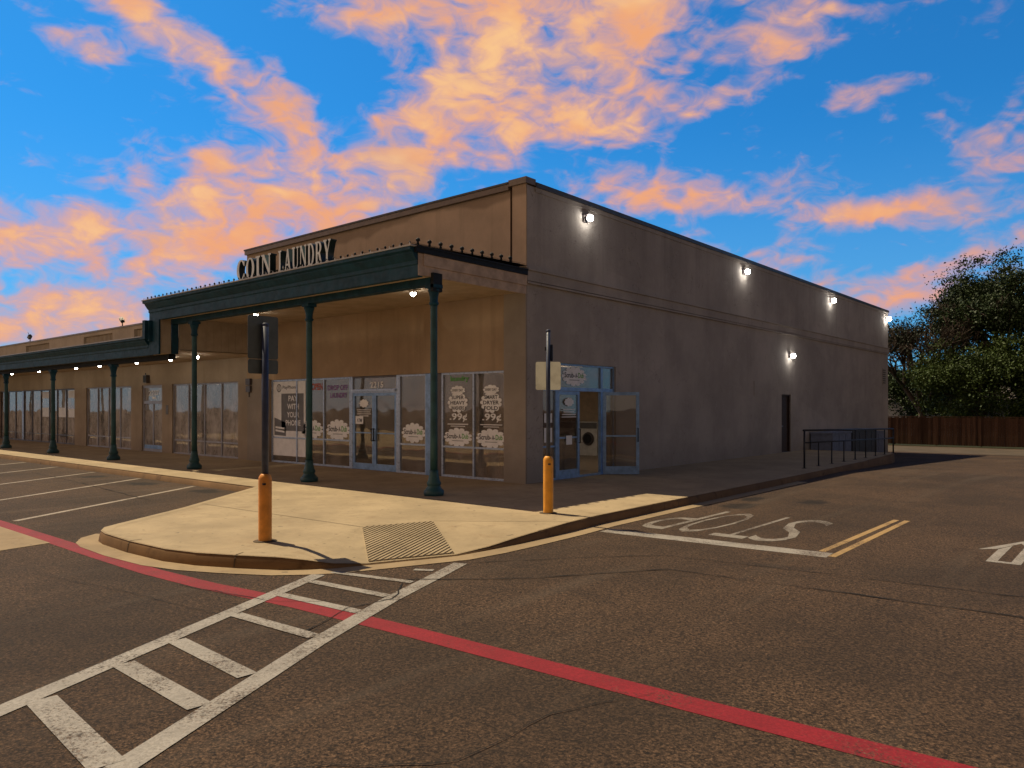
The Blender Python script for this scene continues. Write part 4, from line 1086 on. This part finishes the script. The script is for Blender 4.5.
def limb(mb, p, d, L, r, depth, rnd, tips, spread=.7, up=.25):
    q = p + d * L; r = max(r, .028); mb.tube(p, q, r, max(.02, r * .72), 'bark', 7 if r > .05 else 4, caps=False)
    if depth == 0: tips.append((q, d)); return
    if depth < 3: tips.append((q, d))
    for k in range(rnd.choice((2, 3, 3))):
        nd = (d + Vector((rnd.gauss(0, spread), rnd.gauss(0, spread), rnd.gauss(up, spread * .6)))).normalized()
        limb(mb, q, nd, L * rnd.uniform(.62, .85), r * .66, depth - 1, rnd, tips, spread, up)
def tree(x, y, h, crown, leafm, label, seed, n_leaf=120, leaf=.16, depth=5, spread=.6, fill=0, cat='tree', name='tree', clump=.55):
    """trunk and limbs grown recursively, leaves set in clumps at the twig tips plus clumps filling an uneven crown volume"""
    rnd = random.Random(seed); rs = np.random.RandomState(seed)
    zb = zg(y)
    t = thing(name, label, cat, (x, y, zb))
    mb = MB(); tips = []
    p = Vector((x, y, zb)); th = h * .22
    mb.tube(p, p + Vector((0, 0, th)), h*.028, h*.022, 'bark', 9)
    for k in range(4):
        a = k * PI/2 + rnd.uniform(-.4, .4)
        limb(mb, p + Vector((0, 0, th * rnd.uniform(.7, 1))), Vector((math.cos(a)*.6, math.sin(a)*.6, 1)).normalized(), h * .2, h*.019, depth, rnd, tips, spread)
    part(mb, 'trunk', t)
    cents = [tuple(q) for q, _ in tips]
    (cx, cy, cz), (rx, ry, rz) = crown
    c = Vector((cx, cy, cz))
    keep = []
    for q in cents:
        v = ((q[0]-cx)/rx, (q[1]-cy)/ry, (q[2]-cz)/rz)
        if v[0]**2 + v[1]**2 + v[2]**2 < 1.15: keep.append(q)
    for _ in range(fill):
        v = rs.normal(size=3); v /= np.linalg.norm(v); r = rs.uniform(.35, 1.0) ** .6 * rs.uniform(.82, 1.08)
        keep.append((cx + v[0]*rx*r, cy + v[1]*ry*r, cz + v[2]*rz*r))
    C = np.array(keep, dtype=float)
    if len(C) == 0: return t
    n = len(C) * n_leaf
    size = rs.uniform(.5, 1.3, size=len(C)) * clump
    off = rs.normal(size=(len(C), n_leaf, 3)) * size[:, None, None] * np.array([1, 1, .62])
    P = (C[:, None, :] + off).reshape(-1, 3)
    P = P[P[:, 2] > zb + .3]; n = len(P)
    U = rs.normal(size=(n, 3)); U /= np.linalg.norm(U, axis=1)[:, None]
    W = np.cross(U, rs.normal(size=(n, 3))); W /= np.linalg.norm(W, axis=1)[:, None]
    s = leaf * rs.uniform(.6, 1.3, size=(n, 1))
    V = np.stack([P - U*s*.5, P + W*s*.28, P + U*s*.5, P - W*s*.28], axis=1).reshape(-1, 3)
    me = D.meshes.new('crown'); me.vertices.add(n*4); me.loops.add(n*4); me.polygons.add(n)
    me.vertices.foreach_set('co', V.ravel()); me.loops.foreach_set('vertex_index', np.arange(n*4)); me.polygons.foreach_set('loop_start', np.arange(0, n*4, 4)); me.polygons.foreach_set('loop_total', np.full(n, 4))
    me.materials.append(M[leafm]); me.update(calc_edges=True)
    o = D.objects.new('crown', me); COL.objects.link(o); o.parent = t; o.matrix_parent_inverse = world(t).inverted()
    return t
tree(4.0, 50, 13.6, ((4.0, 50, 8.2), (6.2, 5, 6.0)), 'leaf', 'tall dark green tree with an open crown at the right edge', 11, 130, .18, 5, .55, fill=190, clump=.5)
tree(2.0, 44.5, 7.5, ((3.4, 44.5, 3.6), (6.3, 3.2, 3.3)), 'leaf_bright', 'broad yellow-green tree spreading low over the fence', 12, 170, .16, 4, .6, fill=190, clump=.48)
tree(-2.0, 47.5, 11.0, ((-1.9, 47.5, 5.8), (3.9, 3.4, 5.0)), 'leaf_dry', 'thin half-bare tree with brown twigs beside the rear corner of the wall', 13, 6, .16, 6, .62)
tree(-3.5, 53, 7.2, ((-2.2, 53, 2.9), (5.0, 3, 2.9)), 'leaf', 'dark bushy tree low behind the half-bare tree', 14, 110, .18, 4, .6, fill=60)
tree(13.5, 49, 11, ((13.5, 49, 6.5), (5.5, 4.5, 5.0)), 'leaf', 'dark tree beyond the right edge behind the fence', 15, 50, .3, 4, .6, fill=90)

# ------------------------------------------------------------------ sun and sky
TO = Vector((-.60, -.03, 1.0)).normalized()                # towards the sun
EL = math.asin(TO.z)
sd = D.lights.new('sun', 'SUN'); sd.energy = 5.0; sd.angle = R(.5); sd.color = (1, .84, .58)
so = D.objects.new('sun', sd); COL.objects.link(so); so.rotation_euler = (-TO).to_track_quat('-Z', 'Y').to_euler(); so.location = (-20, 0, 40)

wd = D.worlds.new('World'); scene.world = wd; wd.use_nodes = True
nt = wd.node_tree; nt.nodes.clear(); t = NT(nt)
out = t.n('ShaderNodeOutputWorld'); bg = t.n('ShaderNodeBackground'); t.link(bg.outputs[0], out.inputs[0])
sky = t.n('ShaderNodeTexSky'); sky.sky_type = 'NISHITA'; sky.sun_disc = False; sky.sun_elevation = EL; sky.sun_rotation = R(267); sky.air_density = 1.0; sky.dust_density = .6; sky.ozone_density = 2.0
dirv = t.n('ShaderNodeTexCoord').outputs['Generated']
dirv = t.vmath('NORMALIZE', dirv)
rightv = (math.cos(YAW), math.sin(YAW), 0); fwd = (-math.sin(YAW), math.cos(YAW), 0)
dx = t.vmath('DOT_PRODUCT', dirv, rightv); dy = t.vmath('DOT_PRODUCT', dirv, fwd)
sz = t.n('ShaderNodeSeparateXYZ'); t.link(dirv, sz.inputs[0]); dz = sz.outputs[2]
dyc = t.math('MAXIMUM', dy, .18)
U = t.math('DIVIDE', dx, dyc); V = t.math('DIVIDE', dz, dyc)
cb = t.n('ShaderNodeCombineXYZ'); t.link(U, cb.inputs[0]); t.link(V, cb.inputs[1]); UV = cb.outputs[0]
# wide cloud banks placed by bearing: (cx, cy, rx, ry, tilt, strength) in thousandths of the view, x right / y down from the top left
BL = [(560, 45, 135, 75, 30, 1.35), (470, 85, 90, 60, 45, 1.0), (420, 130, 60, 45, 40, .75), (430, -5, 120, 35, 0, .85), (640, 10, 60, 30, 20, .6), (350, 15, 70, 14, 0, .5),
      (120, 15, 90, 18, -20, .75), (200, 60, 95, 24, -38, .78), (70, 42, 50, 14, -20, .55), (265, 100, 60, 26, -30, .72), (215, 165, 80, 28, -14, .78), (305, 170, 66, 24, 22, .75), (290, 130, 40, 16, 0, .5),
      (120, 235, 170, 40, 2, 1.2), (250, 245, 110, 32, 10, .95), (190, 205, 90, 26, 0, .6), (350, 200, 60, 22, 15, .7), (25, 312, 130, 38, -4, 1.6), (15, 163, 46, 10, -5, .6), (20, 245, 50, 12, 0, .5),
      (600, 125, 85, 16, 14, .85), (490, 150, 40, 18, 24, .6), (520, 165, 30, 10, 10, .4), (706, 106, 36, 11, 14, .95), (768, 72, 28, 14, 30, .7),
      (790, 30, 42, 28, -10, .85), (842, 8, 36, 12, -20, .9), (855, 102, 50, 8, 16, .95), (795, 86, 16, 7, 0, .7), (1015, 150, 40, 24, 10, .9), (690, 185, 80, 18, -8, .8), (665, 210, 40, 12, 0, .5), (850, 214, 190, 15, -4, .9), (950, 205, 90, 12, 4, .6), (935, 270, 75, 14, 12, .85), (830, 285, 80, 12, -8, .6), (905, 298, 50, 12, 0, .7), (620, 195, 40, 12, 0, .4), (740, 250, 70, 10, -4, .35),
      (315, 75, 40, 50, 0, -.5), (60, 120, 90, 40, 0, -.5), (75, 190, 70, 14, 0, -.4), (440, 205, 60, 16, 20, -.4), (85, 290, 60, 12, -12, -.5), (760, 150, 120, 22, 0, -.3)]
acc = None
warp = t.n('ShaderNodeTexNoise'); t.link(dirv, warp.inputs['Vector']); warp.inputs['Scale'].default_value = 5; warp.inputs['Detail'].default_value = 3
wv = t.vmath('MULTIPLY', t.vmath('SUBTRACT', warp.outputs['Color'], (.5, .5, .5)), (.10, .08, 0))
UVw = t.vmath('ADD', UV, wv)
for cx, cy, rx, ry, tilt, s in BL:
    mp = t.n('ShaderNodeMapping', vector_type='TEXTURE'); t.link(UVw, mp.inputs[0])
    mp.inputs[1].default_value = ((cx - 512) / 750, (407 - cy) / 750, 0); mp.inputs[2].default_value = (0, 0, R(tilt)); mp.inputs[3].default_value = (rx / 750, ry / 750, 1)
    q = t.vmath('DOT_PRODUCT', mp.outputs[0], mp.outputs[0])
    e = t.math('MULTIPLY', t.math('EXPONENT', t.math('MULTIPLY', q, -.9)), s)
    acc = e if acc is None else t.math('ADD', acc, e)
frontm = t.ramp(dy, .12, .35)
acc = t.math('MULTIPLY', acc, frontm)
sdir = t.vmath('MULTIPLY', dirv, (1, 1, 1.9))
n1 = t.noise(sdir, 9.5, 9, .54, .7); n2 = t.noise(sdir, 26, 6, .52, .8)
nn = t.math('ADD', t.math('MULTIPLY', n1, .60), t.math('MULTIPLY', n2, .40))
dens = t.math('ADD', t.math('MULTIPLY', t.math('MINIMUM', acc, 1.3), .60), t.math('MULTIPLY', t.math('SUBTRACT', nn, .5), 3.3))
cov = t.ramp(dens, .06, .98)
core = t.ramp(dens, .45, 1.25)
up = t.ramp(dz, .0, .5)
skyc = t.mix(1.0, sky.outputs[0], (.13, .80, 1.32), 'MULTIPLY')
skyc = t.vmath('MULTIPLY', skyc, (.1, .1, .1))
hz = t.ramp(dz, .0, .36, 1, 0)
skyc = t.mix(t.math('MULTIPLY', hz, .6), skyc, (.16, .40, .74))
# unseen sky behind and overhead darkened on purpose to lower the fill light
deep = t.math('MULTIPLY', t.ramp(dy, -.25, .40, .16, 1), t.ramp(dz, .46, .80, 1, .3))
dcol = t.n('ShaderNodeCombineXYZ')
for k in range(3): t.link(deep, dcol.inputs[k])
skyc = t.vmath('MULTIPLY', skyc, dcol.outputs[0])
thin = t.mix(up, (.86, .33, .19), (.80, .40, .27))
orange = t.mix(t.ramp(t.noise(sdir, 7, 4, .5), .36, .62), (.92, .40, .16), (1.0, .58, .25))
cl = t.mix(core, thin, orange)
grey = t.ramp(t.noise(sdir, 5.5, 4, .5), .52, .70, 0, .38)
cl = t.mix(grey, cl, (.60, .36, .30))
fin = t.mix(t.math('MULTIPLY', cov, .95), skyc, cl)
# warm glow added to the unseen sky behind left, to light the front wall
gl_ = t.vmath('DOT_PRODUCT', dirv, tuple(Vector((-.70, -.66, .38)).normalized()))
gm = t.math('MULTIPLY', t.math('MULTIPLY', t.ramp(gl_, .40, .92), t.math('SUBTRACT', 1.0, t.ramp(dy, .34, .66))), t.math('MULTIPLY', t.ramp(dz, .85, .35), t.ramp(dz, .0, .34, .26, 1)))
gn = t.ramp(t.noise(sdir, 4, 6, .6), .3, .7, .55, 1.0)
fin = t.mix(t.math('MULTIPLY', gm, gn), fin, (1.42, .90, .56))
# warm band added low in the unseen sky to brighten the side wall
ge = t.vmath('DOT_PRODUCT', dirv, (1.0, 0.0, 0.0))
em = t.math('MULTIPLY', t.math('MULTIPLY', t.ramp(ge, .15, .75), t.ramp(dz, .62, .06)), t.math('SUBTRACT', 1.0, frontm))
fin = t.mix(em, fin, (.38, .30, .235))
t.link(fin, bg.inputs[0]); bg.inputs[1].default_value = 1.0

# ------------------------------------------------------------------ camera and colour
cd = D.cameras.new('camera'); cam = D.objects.new('camera', cd); COL.objects.link(cam)
cam.location = CAM; cam.rotation_euler = (PI/2, 0, YAW)
cd.sensor_width = 36; cd.lens = 750 / 1024 * 36; cd.shift_y = 23 / 1024; cd.clip_end = 2000; cd.clip_start = .05
scene.camera = cam
vs_ = scene.view_settings; vs_.view_transform = 'Standard'; vs_.look = 'None'; vs_.exposure = 0; vs_.gamma = 1; vs_.use_curve_mapping = False
scene.cycles.max_bounces = 8; scene.cycles.transparent_max_bounces = 16
